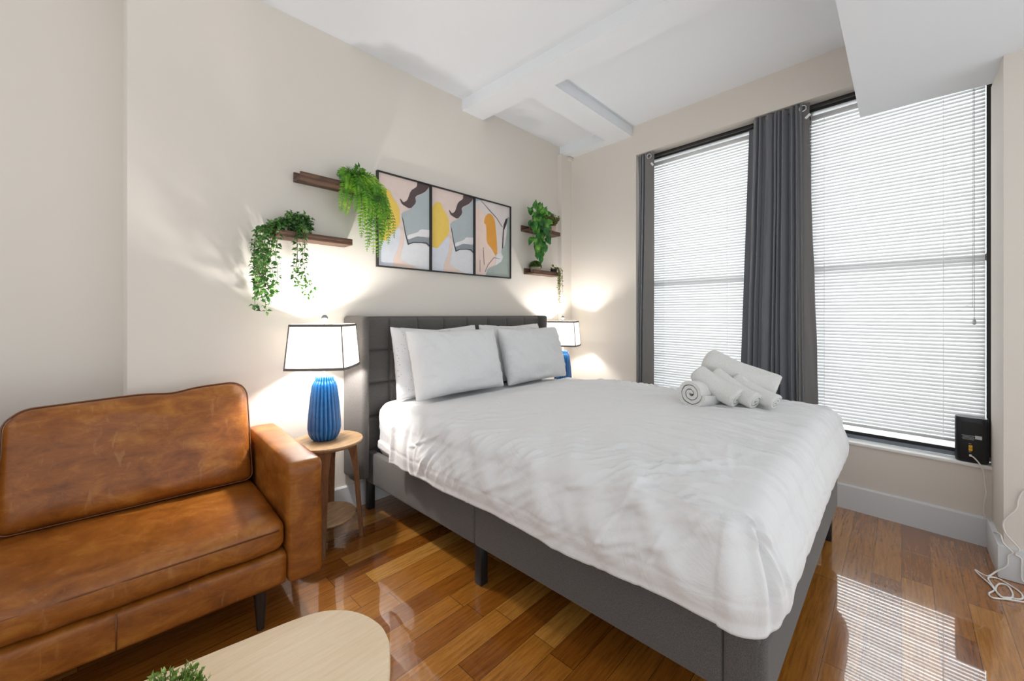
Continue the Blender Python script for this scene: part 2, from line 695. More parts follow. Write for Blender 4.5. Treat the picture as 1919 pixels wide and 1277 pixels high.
def spline(pts, n=8):
    pts = [Vector(p) for p in pts]
    out = []
    for i in range(len(pts) - 1):
        p0 = pts[max(i - 1, 0)]
        p1, p2 = pts[i], pts[i + 1]
        p3 = pts[min(i + 2, len(pts) - 1)]
        for k in range(n):
            t = k / n
            out.append(0.5 * ((2 * p1) + (p2 - p0) * t + (2 * p0 - 5 * p1 + 4 * p2 - p3) * t * t + (3 * p1 - p0 - 3 * p2 + p3) * t ** 3))
    out.append(pts[-1])
    return out


def rounded_poly(pts, r, n=6):
    """round the corners of a closed outline"""
    out = []
    m = len(pts)
    for i in range(m):
        p0, p1, p2 = Vector(pts[i - 1]), Vector(pts[i]), Vector(pts[(i + 1) % m])
        a = (p0 - p1).normalized()
        b = (p2 - p1).normalized()
        ra, rb = p1 + a * r, p1 + b * r
        for k in range(n + 1):
            t = k / n
            out.append((1 - t) ** 2 * ra + 2 * t * (1 - t) * p1 + t * t * rb)
    return out


# ------------------------------------------------------------------ room shell
YA = 2.475          # headboard wall
CEIL = 2.875
struct(MB().box((1.15, 1.05, -0.05), (5.7, 4.1, 0.1)), 'floor', M['floor'], smooth=0)
struct(MB().box((0.9, 0.75, CEIL + 0.05), (6.2, 4.7, 0.1)), 'ceiling', M['ceiling'], smooth=0)
mb = MB().box(((0.13 + 3.75) / 2, YA + 0.2, CEIL / 2), (3.75 - 0.13, 0.4, CEIL))
struct(mb, 'wall_back', M['wall'], smooth=0)
struct(MB().box((-1.035, 2.85, CEIL / 2), (2.33, 0.2, CEIL)), 'wall_left', M['wall'], smooth=0)
# window wall, round one wide recess
SJ0, SJ1, ZS, ZH = -0.345, 1.725, 0.40, 2.612
mb = MB()
mb.wbox(-0.9, 2.7, 0, 0.25, 0, ZS)
mb.wbox(-0.9, 2.7, 0, 0.25, ZH, CEIL)
mb.wbox(SJ1, 2.7, 0, 0.25, ZS, ZH)
mb.wbox(-0.9, SJ0, 0, 0.25, ZS, ZH)
struct(mb, 'wall_window', M['wall'], smooth=0)
struct(MB().wbox(SJ0, SJ1, -0.012, 0.13, ZS, ZS + 0.018, 0.003), 'window_sill', M['sill'])
# wall stub right of the window
struct(MB().box((3.07, -0.735, 1.19), (0.36, 0.80, 2.38)), 'wall_right', M['wall'], smooth=0)
# narrow chase in the corner, with a cap strip
mb = MB().box((3.36, 2.455, 1.395), (0.22, 0.05, 2.79))
mb.box((3.405, 2.42, 2.768), (0.11, 0.03, 0.028))
struct(mb, 'trim_1', M['wall'], smooth=0)
# dropped beams and soffits
ZB = 2.79


def cbox(x0, x1, y0, y1, z0, z1=CEIL):
    return MB().box(((x0 + x1) / 2, (y0 + y1) / 2, (z0 + z1) / 2), (x1 - x0, y1 - y0, z1 - z0))


struct(cbox(2.03, 2.25, -1.5, YA, ZB), 'trim_2', M['ceiling'], smooth=0)
struct(cbox(2.25, 3.45, 1.74, 1.96, ZB), 'trim_3', M['ceiling'], smooth=0)
struct(cbox(3.285, 3.5, 1.96, YA, ZB), 'trim_4', M['ceiling'], smooth=0)
# deep duct box on the right
struct(cbox(0.3, 3.2, -1.1, 0.18, 2.38), 'trim_5', M['ceiling'], smooth=0)


def baseboard(name, p0, p1, nrm, h=0.15, t=0.016):
    p0, p1, nrm = Vector(p0), Vector(p1), Vector(nrm)
    prof = [(0, 0), (t, 0), (t, h - 0.008), (t - 0.008, h), (0, h)]
    mb = MB()
    rings = [mb.ring([p + nrm * a + Vector((0, 0, b)) for a, b in prof]) for p in (p0, p1)]
    mb.skin(rings)
    return struct(mb, name, M['trim'], smooth=30)


baseboard('baseboard_back', (0.13, YA, 0), (3.25, YA, 0), (0, -1, 0))
baseboard('baseboard_window', W(-0.34, 0, 0), W(2.45, 0, 0), -WBN)
mb = MB().box((3.04, -0.715, 0.075), (0.33, 0.80, 0.15), 0.006)
struct(mb, 'baseboard_right', M['trim'])
baseboard('baseboard_left', (-2.2, 2.75, 0), (0.13, 2.75, 0), (0, -1, 0))


# ------------------------------------------------------------------ windows
def window(name, s0, s1, zm):
    root = bpy.data.objects.new(name, None)
    C.objects.link(root)
    root['kind'] = 'structure'
    root.location = W((s0 + s1) / 2, 0.15, ZS + 0.02)
    L = root.location.copy()
    mb = MB()
    z0, z1 = ZS + 0.02, ZH
    t = 0.042
    mb.wbox(s0, s0 + t, 0.10, 0.2, z0, z1)
    mb.wbox(s1 - t, s1, 0.10, 0.2, z0, z1)
    mb.wbox(s0, s1, 0.10, 0.2, z1 - 0.05, z1)
    mb.wbox(s0, s1, 0.105, 0.2, z0 + 0.018, z0 + 0.040)
    mb.build('frame', M['black_metal'], None, loc=L).parent = root
    mb = MB().wbox(s0, s1, 0.085, 0.2, z0, z0 + 0.020)
    mb.build('sill_track', M['grey_metal'], None, loc=L).parent = root
    mb = MB().wbox(s0 + t, s1 - t, 0.17, 0.2, zm - 0.018, zm + 0.018)
    mb.build('meeting_rail', M['black_metal'], None, loc=L).parent = root
    mb = MB().wbox(s0 + t, s1 - t, 0.183, 0.187, z0 + 0.04, z1 - 0.05)
    mb.build('pane', M['glass'], None, loc=L).parent = root
    for ch in root.children:
        ch.location = (0, 0, 0)
    return root


window('window_1', 0.80, SJ1 - 0.002, 1.485)
window('window_2', SJ0 + 0.002, 0.52, 1.515)
struct(MB().wbox(0.52, 0.80, 0.09, 0.25, ZS + 0.02, ZH), 'trim_6', M['black_metal'])


def child(mb, name, mat, root, smooth=40):
    """mesh given in world coordinates, parented to an unrotated root"""
    o = mb.build(name, mat, None, smooth, loc=root.location)
    o.location = (0, 0, 0)
    o.parent = root
    return o


def blind(s0, s1, z0, z1, cords, label, wand=None):
    root = thing('venetian_blind', label, 'blind', W((s0 + s1) / 2, 0.14, z0), 0, 'white venetian blinds in the black window frames')
    o0 = 0.145
    pitch = 0.0213
    hw = 0.0125
    tilt = R(66)
    mb = MB()
    z = z1 - 0.045
    k = 0
    while z > z0 + 0.028:
        sag = 0.0006 * math.sin(k * 1.7)
        tl = tilt + 0.03 * math.sin(k * 0.9 + s0)

        def prof(u, v, z=z, tl=tl, sag=sag):
            a = (u - 0.5) * 2
            x = a * hw
            h = 0.0022 * (1 - a * a)
            oo = o0 + x * math.cos(tl) - h * math.sin(tl)
            zz = z + x * math.sin(tl) + h * math.cos(tl) + sag
            return W(s0 + (s1 - s0) * v, oo, zz)
        mb.grid(prof, 3, 1)
        z -= pitch
        k += 1
    child(mb, 'slats', M['slat'], root, 60)
    child(MB().wbox(s0, s1, o0 - 0.016, o0 + 0.016, z1 - 0.03, z1, 0.002), 'headrail', M['slat'], root)
    child(MB().wbox(s0, s1, o0 - 0.013, o0 + 0.013, z0, z0 + 0.018, 0.003), 'bottom_rail', M['slat'], root)
    for s in cords:
        mb = MB()
        mb.wbox(s - 0.0017, s + 0.0017, o0 - 0.0165, o0 - 0.0155, z0 + 0.01, z1 - 0.02)
        child(mb, 'ladder_cord', M['cord_white'], root)
    if wand is not None:
        mb = MB()
        mb.tube([W(wand, o0 - 0.022, z1 - 0.02), W(wand, o0 - 0.02, 1.18)], 0.0014, 6)
        mb.lathe([(0.002, 0.03), (0.006, 0.02), (0.008, 0.0), (0.002, -0.006)], 10, W(wand, o0 - 0.02, 1.15))
        mb.tube([W(wand + 0.004, o0 - 0.022, z1 - 0.02), W(wand + 0.006, o0 - 0.02, 1.24), W(wand + 0.03, o0 - 0.022, 1.25)], 0.0012, 6)
        child(mb, 'lift_cord', M['clear_plastic'], root)
    return root


blind(0.85, 1.672, 0.487, 2.548, (1.012, 1.532), 'white venetian blind in the window nearer the bed head, between the two curtains')
blind(-0.298, 0.478, 0.487, 2.548, (-0.142, 0.404), 'white venetian blind in the window behind the router', wand=-0.258)

# curtain rod
rod = MB()
rod.tube([W(1.715, 0.05, 2.568), W(-0.335, 0.05, 2.575)], 0.008, 12)
tag(rod.build('curtain_rod', M['black_metal']), 'thin black curtain rod spanning both windows under the lintel', 'curtain rod')


def curtain(pl_top, pl_bot, z0, z1, label, npl, o_c, amp, rings, flap, tagpos, seed, group, name='curtain'):
    """pl_top / pl_bot: (s0, s1) extents at the top and the bottom"""
    sm = (pl_top[0] + pl_top[1]) / 2
    root = thing(name, label, 'curtain', W(sm, o_c, z0), 0, group)
    rnd = random.Random(seed)
    ph = [rnd.uniform(-0.5, 0.5) for _ in range(40)]

    def f(u, v):
        zz = z1 + (z0 - z1) * v
        a = pl_top[0] + (pl_top[1] - pl_top[0]) * u
        b = pl_bot[0] + (pl_bot[1] - pl_bot[0]) * u
        vv = smoothstep(0.0, 0.9, v)
        s = a * (1 - vv) + b * vv
        t = u * npl + 0.32 * math.sin(u * npl * 1.9 + seed) + 0.22 * math.sin(u * npl * 0.83 + 2 * seed)
        k = int(t) % 30
        w = math.sin(2 * PI * t + ph[k % 40] * 0.5 + 0.5 * v * ph[(k + 7) % 40])
        w = math.copysign(abs(w) ** 0.7, w)
        am = amp * (1 + 0.5 * ph[(k + 3) % 40]) * (1 + 0.15 * v)
        o = o_c + am * w
        s += 0.010 * math.sin(4 * PI * t) * (1 - 0.3 * v) + 0.004 * rnoise(u * 6, v * 5, seed)
        o += 0.004 * rnoise(u * 9, v * 4, seed + 3)
        return W(s, o, zz)
    ob = child(MB().grid(f, npl * 16, 40), 'panel', M['curtain'], root, 180)
    so = ob.modifiers.new('thick', 'SOLIDIFY')
    so.thickness = 0.002
    if flap:
        fs0, fs1, fb0, fb1 = flap

        def g(u, v):
            zz = z1 - 0.005 + (z0 - z1) * v
            vv = smoothstep(0, 1, v)
            a = fs0 + (fs1 - fs0) * u
            b = fb0 + (fb1 - fb0) * u
            s = a * (1 - vv) + b * vv + 0.003 * rnoise(u * 3, v * 9, seed)
            o = o_c - 0.012 + 0.012 * math.sin(u * PI * 1.2 + 0.4) * (0.4 + 0.6 * v) + 0.006 * rnoise(u * 4 + v * 5, v * 7, seed + 9) * v
            return W(s, o, zz)
        ob = child(MB().grid(g, 14, 40), 'lining', M['curtain_lining'], root, 180)
        so = ob.modifiers.new('thick', 'SOLIDIFY')
        so.thickness = 0.002
    for s in rings:
        mb = MB().torus(W(s, o_c - 0.018, z1 - 0.035), 0.019, 0.0045, Matrix.Rotation(WANG, 3, 'Z') @ Matrix.Rotation(R(90), 3, 'Y'))
        child(mb, 'grommet', M['chrome'], root)
    s, z, an = tagpos
    mb = MB().box(W(s, o_c - 0.028, z), (0.002, 0.016, 0.034), 0, 2, Matrix.Rotation(WANG, 3, 'Z') @ Matrix.Rotation(an, 3, 'X'))
    child(mb, 'care_tag', M['white_plastic'], root)
    return root


curtain((1.60, 1.722), (1.635, 1.735), 0.44, 2.604, 'slim grey curtain bunched at the window edge nearest the bed head', 3, 0.028, 0.012,
        (1.603,), (1.56, 1.645, 1.565, 1.665), (1.57, 2.49, R(-35)), 3, 'grey curtains on the black rod')
curtain((0.50, 0.79), (0.49, 0.835), 0.44, 2.604, 'wide pleated grey curtain hanging between the two windows, just behind the towels', 8, 0.030, 0.022,
        (0.497,), (0.462, 0.535, 0.415, 0.52), (0.468, 2.505, R(50)), 5, 'grey curtains on the black rod')
# the far side panel of the same drape, hanging flat beside the left window
root_c = [o for o in bpy.data.objects if o.name.startswith('curtain') and o.type == 'EMPTY' and 'wide pleated' in o.get('label', '')][0]


def edge_panel(u, v):
    s = 0.79 + 0.05 * u + v * 0.035 * u + 0.03 * v
    return W(s, 0.052 + 0.016 * math.sin(u * 3 + v) + 0.02 * u, 2.56 + (0.44 - 2.56) * v)


child(MB().grid(edge_panel, 8, 30), 'side_hem', M['curtain'], root_c, 180)


# ------------------------------------------------------------------ bed
BX0, BX1, BY0, BY1 = 1.195, 2.785, 0.255, 2.40
BXC = (BX0 + BX1) / 2
bed = thing('bed_frame', 'charcoal upholstered bed frame with tufted wingback headboard and black legs', 'bed', (BXC, (BY0 + BY1) / 2, 0))


def rail_mesh(p0, p1, z0, z1, t, bev=0.018):
    p0, p1 = Vector(p0), Vector(p1)
    d = (p1 - p0)
    ang = math.atan2(d.y, d.x)
    c = (p0 + p1) / 2
    return MB().box((c.x, c.y, (z0 + z1) / 2), (d.length, t, z1 - z0), bev, 4, Matrix.Rotation(ang, 3, 'Z'))


RZ0, RZ1, RT = 0.175, 0.362, 0.05
YS = 1.375
for xx, side in ((BX0 + RT / 2, 0), (BX1 - RT / 2, 1)):
    child(rail_mesh((xx, BY0 + 0.098, 0), (xx, YS - 0.001, 0), RZ0, RZ1, RT, 0.012), 'side_rail', M['upholstery'], bed)
    child(rail_mesh((xx, YS + 0.001, 0), (xx, BY1 - 0.02, 0), RZ0, RZ1, RT, 0.012), 'side_rail', M['upholstery'], bed)
mb = rail_mesh((BX0, BY0 + 0.035, 0), (BX1, BY0 + 0.035, 0), RZ0 - 0.002, RZ1 + 0.001, 0.085, 0.022)
for xx in (BX0 + RT / 2 - 0.0005, BX1 - RT / 2 + 0.0005):
    mb.box((xx, BY0 + 0.0515, (RZ0 + RZ1) / 2 - 0.0005), (RT + 0.001, 0.091, RZ1 - RZ0 + 0.003), 0.012, 4)
child(mb, 'foot_rail', M['upholstery'], bed)
# head panel, tufted in squares
cols = [1.135, 1.339, 1.55, 1.753, 1.962, 2.177, 2.386, 2.597, 2.807]
cols = [1.135 + i * (2.845 - 1.135) / 8 for i in range(9)]
rows = [0.30, 0.365, 0.57, 0.774, 0.977, 1.178]
NXC, NZC = 26, 24


def cell(v, edges):
    for i in range(len(edges) - 1):
        if v <= edges[i + 1] or i == len(edges) - 2:
            return (v - edges[i]) / (edges[i + 1] - edges[i])


us = []
for i in range(8):
    us += [cols[i] + (cols[i + 1] - cols[i]) * k / NXC for k in range(NXC)]
us.append(cols[-1])
zs_ = []
for i in range(5):
    zs_ += [rows[i] + (rows[i + 1] - rows[i]) * k / NZC for k in range(NZC)]
zs_.append(rows[-1])


def tuft(u, v):
    x = us[round(u * (len(us) - 1))]
    z = zs_[round(v * (len(zs_) - 1))]
    fu = min(1, max(0, cell(x, cols))) * 2 - 1
    fv = min(1, max(0, cell(z, rows))) * 2 - 1
    b = 0.024 * max(0, 1 - abs(fu) ** 7) ** 0.42 * max(0, 1 - abs(fv) ** 7) ** 0.42 + 0.004 * (1 - fu * fu) * (1 - fv * fv)
    return Vector((x, 2.385 - b, z))


child(MB().grid(tuft, len(us) - 1, len(zs_) - 1), 'tufted_panel', M['upholstery'], bed, 180)
child(MB().box((BXC, 2.422, 0.69), (1.74, 0.075, 1.0), 0.015, 3), 'headboard', M['upholstery'], bed)
for sg in (-1, 1):
    # splayed wing: rear edge further out than the front edge
    outer_r, outer_f = BXC + sg * 0.905, BXC + sg * 0.862
    inner_r, inner_f = outer_r - sg * 0.05, outer_f - sg * 0.045
    pts = [(outer_r, 2.462), (outer_f, 2.285), (inner_f, 2.285), (inner_r, 2.462)]
    if sg > 0:
        pts.reverse()
    mb = MB()
    mb.prism(pts, 0.225, 1.192)
    bmesh.ops.bevel(mb.bm, geom=mb.bm.edges[:], offset=0.017, segments=4, profile=0.5, affect='EDGES', clamp_overlap=True)
    child(mb, 'headboard_wing', M['upholstery'], bed)
for xx in (BX0 + 0.03, BX1 - 0.045):
    for yy in (BY0 + 0.035, 1.36, 2.385):
        h = RZ0 + 0.01
        child(MB().box((xx, yy, h / 2), (0.042, 0.042, h), 0.003), 'leg', M['black_leg'], bed)
child(MB().box((BXC, 1.33, 0.30), (1.47, 2.02, 0.03)), 'slat_platform', M['black_leg'], bed)

# mattress in a fitted sheet
MX0, MX1, MY0, MY1, MZ0, MZ1 = 1.235, 2.745, 0.31, 2.335, 0.325, 0.668


def rbox_grid(mb, x0, x1, y0, y1, z0, z1, r, n, disp):
    """rounded box with evenly divided faces; disp(p, nrm) moves the points"""
    c = Vector(((x0 + x1) / 2, (y0 + y1) / 2, (z0 + z1) / 2))
    h = Vector(((x1 - x0) / 2, (y1 - y0) / 2, (z1 - z0) / 2))
    nx, ny, nz = n
    vs_ = {}

    def key(i, j, k):
        if (i, j, k) in vs_:
            return vs_[(i, j, k)]
        p = Vector(((2 * i / nx - 1) * h.x, (2 * j / ny - 1) * h.y, (2 * k / nz - 1) * h.z))
        q = Vector((max(-(h.x - r), min(h.x - r, p.x)), max(-(h.y - r), min(h.y - r, p.y)), max(-(h.z - r), min(h.z - r, p.z))))
        d = p - q
        if d.length > 1e-9:
            nn = d.normalized()
            p = q + nn * r
        else:
            nn = Vector((0, 0, 1))
        p = p + c
        if disp:
            p = disp(p, nn)
        vs_[(i, j, k)] = mb.bm.verts.new(p)
        return vs_[(i, j, k)]
    for i in range(nx):
        for j in range(ny):
            mb.bm.faces.new((key(i, j, 0), key(i, j + 1, 0), key(i + 1, j + 1, 0), key(i + 1, j, 0)))
            mb.bm.faces.new((key(i, j, nz), key(i + 1, j, nz), key(i + 1, j + 1, nz), key(i, j + 1, nz)))
    for i in range(nx):
        for k in range(nz):
            mb.bm.faces.new((key(i, 0, k), key(i + 1, 0, k), key(i + 1, 0, k + 1), key(i, 0, k + 1)))
            mb.bm.faces.new((key(i, ny, k), key(i, ny, k + 1), key(i + 1, ny, k + 1), key(i + 1, ny, k)))
    for j in range(ny):
        for k in range(nz):
            mb.bm.faces.new((key(0, j, k), key(0, j, k + 1), key(0, j + 1, k + 1), key(0, j + 1, k)))
            mb.bm.faces.new((key(nx, j, k), key(nx, j + 1, k), key(nx, j + 1, k + 1), key(nx, j, k + 1)))
    return mb


def matt_disp(p, nn):
    w = 0.007 * ridge(p.y * 2.2 + 3, p.z * 20, p.x * 2) * (0 if p.z > MZ1 - 0.03 else 1)
    if nn.z > 0.8:
        w = 0.004 * ridge(p.x * 9, p.y * 4)
    return p + nn * w


mat_root = thing('mattress', 'white mattress in a wrinkled fitted sheet, under the duvet', 'mattress', ((MX0 + MX1) / 2, (MY0 + MY1) / 2, MZ0))
child(rbox_grid(MB(), MX0, MX1, MY0, MY1, MZ0, MZ1, 0.07, (40, 60, 16), matt_disp), 'fitted_sheet', M['sheet'], mat_root, 180)
mb = MB()
rbox_grid(mb, MX0 - 0.014, MX0 + 0.05, 1.93, 2.30, 0.368, 0.425, 0.016, (4, 20, 8), lambda p, nn: p + nn * 0.006 * rnoise(p.y * 14, p.z * 40) + Vector((0, 0, (p.y - 2.1) * 0.10)))
child(mb, 'rumpled_hem', M['sheet'], mat_root, 180)

# duvet
DW2 = 0.765         # half width of the flat top
DXC = BXC - 0.005
DYF = 0.335         # where the top starts to fall at the foot
DYH = 1.995         # head edge
DTOP = 0.682
RAD = 0.085


def profile(d, bulge):
    """distance along the cloth past the edge -> (outward, down)"""
    q = PI / 2 * RAD
    if d < q:
        a = d / RAD
        return RAD * math.sin(a), RAD * (1 - math.cos(a))
    e = d - q
    return RAD + bulge * math.sin(min(1.0, e / 0.17) * PI * 0.75), RAD + e


DX_, DY_ = 0.327, 0.298     # how far the cloth hangs over the sides and the foot
NU, NV = 320, 320
LTOT = DYH - DYF


def fold(x, seed):
    """soft rounded folds of uneven width"""
    w = x + 0.35 * rnoise(x * 0.7, seed, 0.3)
    s_ = math.sin(2 * PI * w)
    return (0.5 + 0.5 * s_) ** 1.4 - 0.45


CR = []
crnd = random.Random(77)


def add_crease(p, q, ang, ln, sg, am, bend):
    CR.append((p, q, math.cos(ang), math.sin(ang), ln, sg, am, bend))


for k in range(120):                           # drags on both sides, climbing towards the foot
    for sd in (-1, 1):
        q0 = crnd.uniform(0.34, 1.62)
        lo = crnd.uniform(0.62, 1.06)
        add_crease(sd * lo, q0, (PI / 2 - sd * crnd.uniform(-0.30, -1.10)) if sd > 0 else crnd.uniform(0.45, 1.25), crnd.uniform(0.06, 0.24), crnd.uniform(0.006, 0.013), crnd.uniform(0.002, 0.0075), crnd.uniform(-1.2, 1.2))
for k in range(110):                           # long pulls over the foot edge
    add_crease(crnd.uniform(-0.85, 0.85), crnd.uniform(LTOT - 0.30, LTOT + 0.22), PI / 2 + crnd.uniform(-0.28, 0.28), crnd.uniform(0.10, 0.32), crnd.uniform(0.006, 0.013), crnd.uniform(0.002, 0.007), crnd.uniform(-0.8, 0.8))
for k in range(60):                            # faint creases over the top
    add_crease(crnd.uniform(-0.6, 0.7), crnd.uniform(0.4, 1.4), crnd.uniform(0.3, 1.3), crnd.uniform(0.12, 0.4), crnd.uniform(0.010, 0.022), crnd.uniform(0.0012, 0.003), crnd.uniform(-0.8, 0.8))
for k in range(14):                            # fan out from the near foot corner
    an = crnd.uniform(0.2, 1.5)
    rr_ = crnd.uniform(0.1, 0.35)
    add_crease(-0.72 + rr_ * math.cos(an) * 0.8, LTOT - 0.02 - rr_ * math.sin(an) * 0.8, -an, crnd.uniform(0.10, 0.22), crnd.uniform(0.010, 0.018), crnd.uniform(0.001, 0.0028), crnd.uniform(-1, 1))
CGRID = {}
for c_ in CR:
    for i_ in range(int((c_[0] - c_[4] - 0.05) // 0.1), int((c_[0] + c_[4] + 0.05) // 0.1) + 1):
        for j_ in range(int((c_[1] - c_[4] - 0.05) // 0.1), int((c_[1] + c_[4] + 0.05) // 0.1) + 1):
            CGRID.setdefault((i_, j_), []).append(c_)


def creases(p, q):
    h = 0.0
    for p0, q0, cx_, sx_, ln, sg, am, bend in CGRID.get((int(p // 0.1), int(q // 0.1)), ()):
        dp, dq = p - p0, q - q0
        al_ = dp * cx_ + dq * sx_
        if abs(al_) >= ln:
            continue
        n_ = -dp * sx_ + dq * cx_ + bend * al_ * al_
        if abs(n_) > sg * 4:
            continue
        k_ = 1 - (al_ / ln) ** 2
        h += am * k_ * (math.exp(-(n_ / sg) ** 2) - 0.55 * math.exp(-((n_ - 1.7 * sg) / sg) ** 2))
    return h


def duvet(u, v):
    p = (u * 2 - 1) * (DW2 + DX_)
    q = v * (LTOT + DY_)                       # 0 at the head edge, grows to the foot
    ex = max(0.0, abs(p) - DW2)
    ey = max(0.0, q - LTOT)
    sx = 1 if p >= 0 else -1
    px = max(-DW2, min(DW2, p))
    py = min(q, LTOT)
    a = 0.0
    if ex > 0 and ey > 0:
        exn, eyn = ex / DX_, ey / DY_
        a = math.atan2(eyn, exn)
        m = max(exn, eyn)
        k = a / (PI / 2)
        d = m * (DX_ * (1 - k) + DY_ * k + 0.02 * math.sin(PI * k))
        dirx, diry = sx * math.cos(a), -math.sin(a)
        frac = m
    elif ex > 0:
        d, dirx, diry, frac = ex, sx, 0, ex / DX_
    elif ey > 0:
        d, dirx, diry, frac = ey, 0, -1, ey / DY_
    else:
        d, dirx, diry, frac = 0, 0, 0, 0
    if d > 0:
        hemw = 1 + 0.06 * rnoise((q if ey == 0 else LTOT + p + 2) * 2.1 + a * 0.4, 4.1 * sx) * smoothstep(0.4, 1.0, frac)
        out, down = profile(d * hemw, 0.034 * smoothstep(0.0, 0.4, q))
    else:
        out, down = 0.0, 0.0
    cr = 0.034 * (1 - (px / DW2) ** 2) * smoothstep(0.0, 0.5, q)
    body = smoothstep(0.270, 0.300, q + 0.018 * math.sin(p * 3) + 0.01 * rnoise(p * 5, 1.0))
    edge_in = min(DW2 - abs(p), LTOT - q)
    puff = 0.018 * body + (0.012 * smoothstep(0.0, 0.25, edge_in) * body if edge_in > 0 else 0)
    z = DTOP + cr + puff - down
    x = DXC + px + dirx * (out + puff * (1 if d > 0 else 0))
    y = DYH - py + diry * (out + puff * (1 if d > 0 else 0))
    g = rnoise(p * 1.3, q * 1.3, 5.0)
    kq = smoothstep(0.0, 0.3, q)
    if d == 0:
        t = 0.014 * rnoise(p * 1.7, q * 1.7, 3.3) * kq
        t += 0.0055 * (ridge((q + 0.30 * p + 0.3 * g) * 3.0, (p - q) * 0.8, 1.7) - 0.5) * kq
        t += 0.0040 * (ridge((q * 0.8 - p * 0.7 + 0.3 * g) * 5.0, (p + q), 9.2) - 0.5) * kq
    else:
        t = 0
    # drags running over the side edges: diagonal on the sides, straight over the foot
    side_d = ex - max(0.0, DW2 - abs(p))         # signed distance over the side edge
    foot_d = ey - max(0.0, LTOT - q)
    ws = smoothstep(-0.34, 0.02, side_d) * (1 - smoothstep(0.0, 0.10, ey)) * (1 - 0.55 * smoothstep(0.6, 1.0, frac))
    wf = smoothstep(-0.40, 0.02, foot_d) * (1 - smoothstep(0.0, 0.10, ex)) * (1 - 0.55 * smoothstep(0.6, 1.0, frac))
    fs = fold((q - 0.75 * side_d) * 4.6, 2.0 + sx) * (0.55 + 0.6 * rnoise(q * 2.2, side_d * 2.5, 8.0)) \
        + 0.45 * rnoise((q - 0.5 * side_d) * 15, side_d * 5, 6.0 + sx)
    ff = fold((p + 0.10 * foot_d) * 6.5, 7.0) * (0.6 + 0.6 * rnoise(p * 2.5, foot_d * 2.0, 3.0)) \
        + 0.40 * rnoise(p * 19, foot_d * 3.5, 2.0)
    t += kq * (0.015 * ws * fs + 0.013 * wf * ff)
    if ex > 0 and ey > 0:
        t += 0.010 * (1 - 0.7 * smoothstep(0.7, 1.0, frac)) * (math.sin(a * 7.0 + 0.6) * 0.5 + 0.4 * rnoise(a * 4, d * 5, 1.0)) * smoothstep(0.02, 0.12, d)
        t -= 0.030 * math.exp(-((a - 1.02) / 0.11) ** 2) * smoothstep(0.03, 0.12, d) * (1 - 0.8 * smoothstep(0.7, 1.0, frac))
    # stitched hem line
    if frac > 0:
        hd = (1 - frac) * (DX_ if ey == 0 else DY_)
        t -= 0.0022 * math.exp(-((hd - 0.075) / 0.006) ** 2)
    # blend between up and outward over the rounded edge
    t += creases(p, q) * kq * (1 - 0.5 * smoothstep(0.7, 1.0, frac))
    al = min(1.0, d / (PI / 2 * RAD)) * PI / 2
    z += t * math.cos(al)
    x += dirx * t * math.sin(al)
    y += diry * t * math.sin(al)
    # the unfilled flange at the head hangs flat in small tucks
    if q < 0.32 and ex > 0:
        x += sx * 0.0045 * math.sin(q * 62 + 3 * rnoise(q * 9, d * 4)) * smoothstep(0.03, 0.16, d) * smoothstep(0.32, 0.25, q)
    return Vector((x, y, z))


dv = thing('duvet', 'white cotton duvet spread over the bed, hanging over both sides and the foot', 'duvet', (DXC, 1.1, 0.37))
ob = child(MB().grid(duvet, NU, NV), 'cover', M['linen'], dv, 180)
so = ob.modifiers.new('thick', 'SOLIDIFY')
so.thickness = 0.014
so.offset = -1


# pillows
def pillow(bl, br, tilt, h, th, label, mat, seed, sag=0.0):
    """bl / br: bottom corners; tilt: lean back from vertical; h: height; th: thickness"""
    bl, br = Vector(bl), Vector(br)
    ax = (br - bl)
    w = ax.length
    ax.normalize()
    back = Vector((0, 0, 1)).cross(ax)             # away from the camera
    up = (Vector((0, 0, 1)) * math.cos(tilt) + back * math.sin(tilt)).normalized()
    fr = ax.cross(up)                              # towards the camera side
    root = thing('pillow', label, 'pillow', (bl + br) / 2, 0, 'white bed pillows')
    rnd = random.Random(seed)
    mb = MB()

    def side(sg):
        def f(u, v):
            a, b = u * 2 - 1, v * 2 - 1
            e = (1 - a ** 4) * (1 - b ** 4)
            t = th / 2 * max(0, e) ** 0.55
            # pinched edges: the middle of each edge draws in
            pu = a * w / 2 * (1 - 0.045 * (1 - b * b) * a * a)
            pv = b * h / 2 * (1 - 0.05 * (1 - a * a) * b * b)
            t += 0.016 * (1 - a * a) * rnoise(a * 2.2 + seed, b * 2.2, sg)
            edge = smoothstep(0.45, 0.98, max(abs(a), abs(b))) * e ** 0.3 if e > 0 else 0
            t += 0.014 * edge * (ridge(a * 3.5 + seed, b * 3.5, 2.0 + sg) - 0.5)
            t += 0.012 * (ridge((a + b * 0.6) * 2.4, (b - a) * 0.8, seed) - 0.6) * (1 - a ** 6) * (1 - b ** 6)
            z_s = -sag * (1 - abs(a)) * (1 if b > 0 else 0) * b
            return (bl + br) / 2 + ax * pu + up * (h / 2 + pv + z_s) + fr * (sg * t)
        return f
    n = 44
    mb.grid(side(1), n, n)
    mb.grid(side(-1), n, n)
    bmesh.ops.remove_doubles(mb.bm, verts=mb.bm.verts[:], dist=0.0008)
    o = child(mb, 'pillowcase', mat, root, 180)
    subsurf(o, 1)
    return root


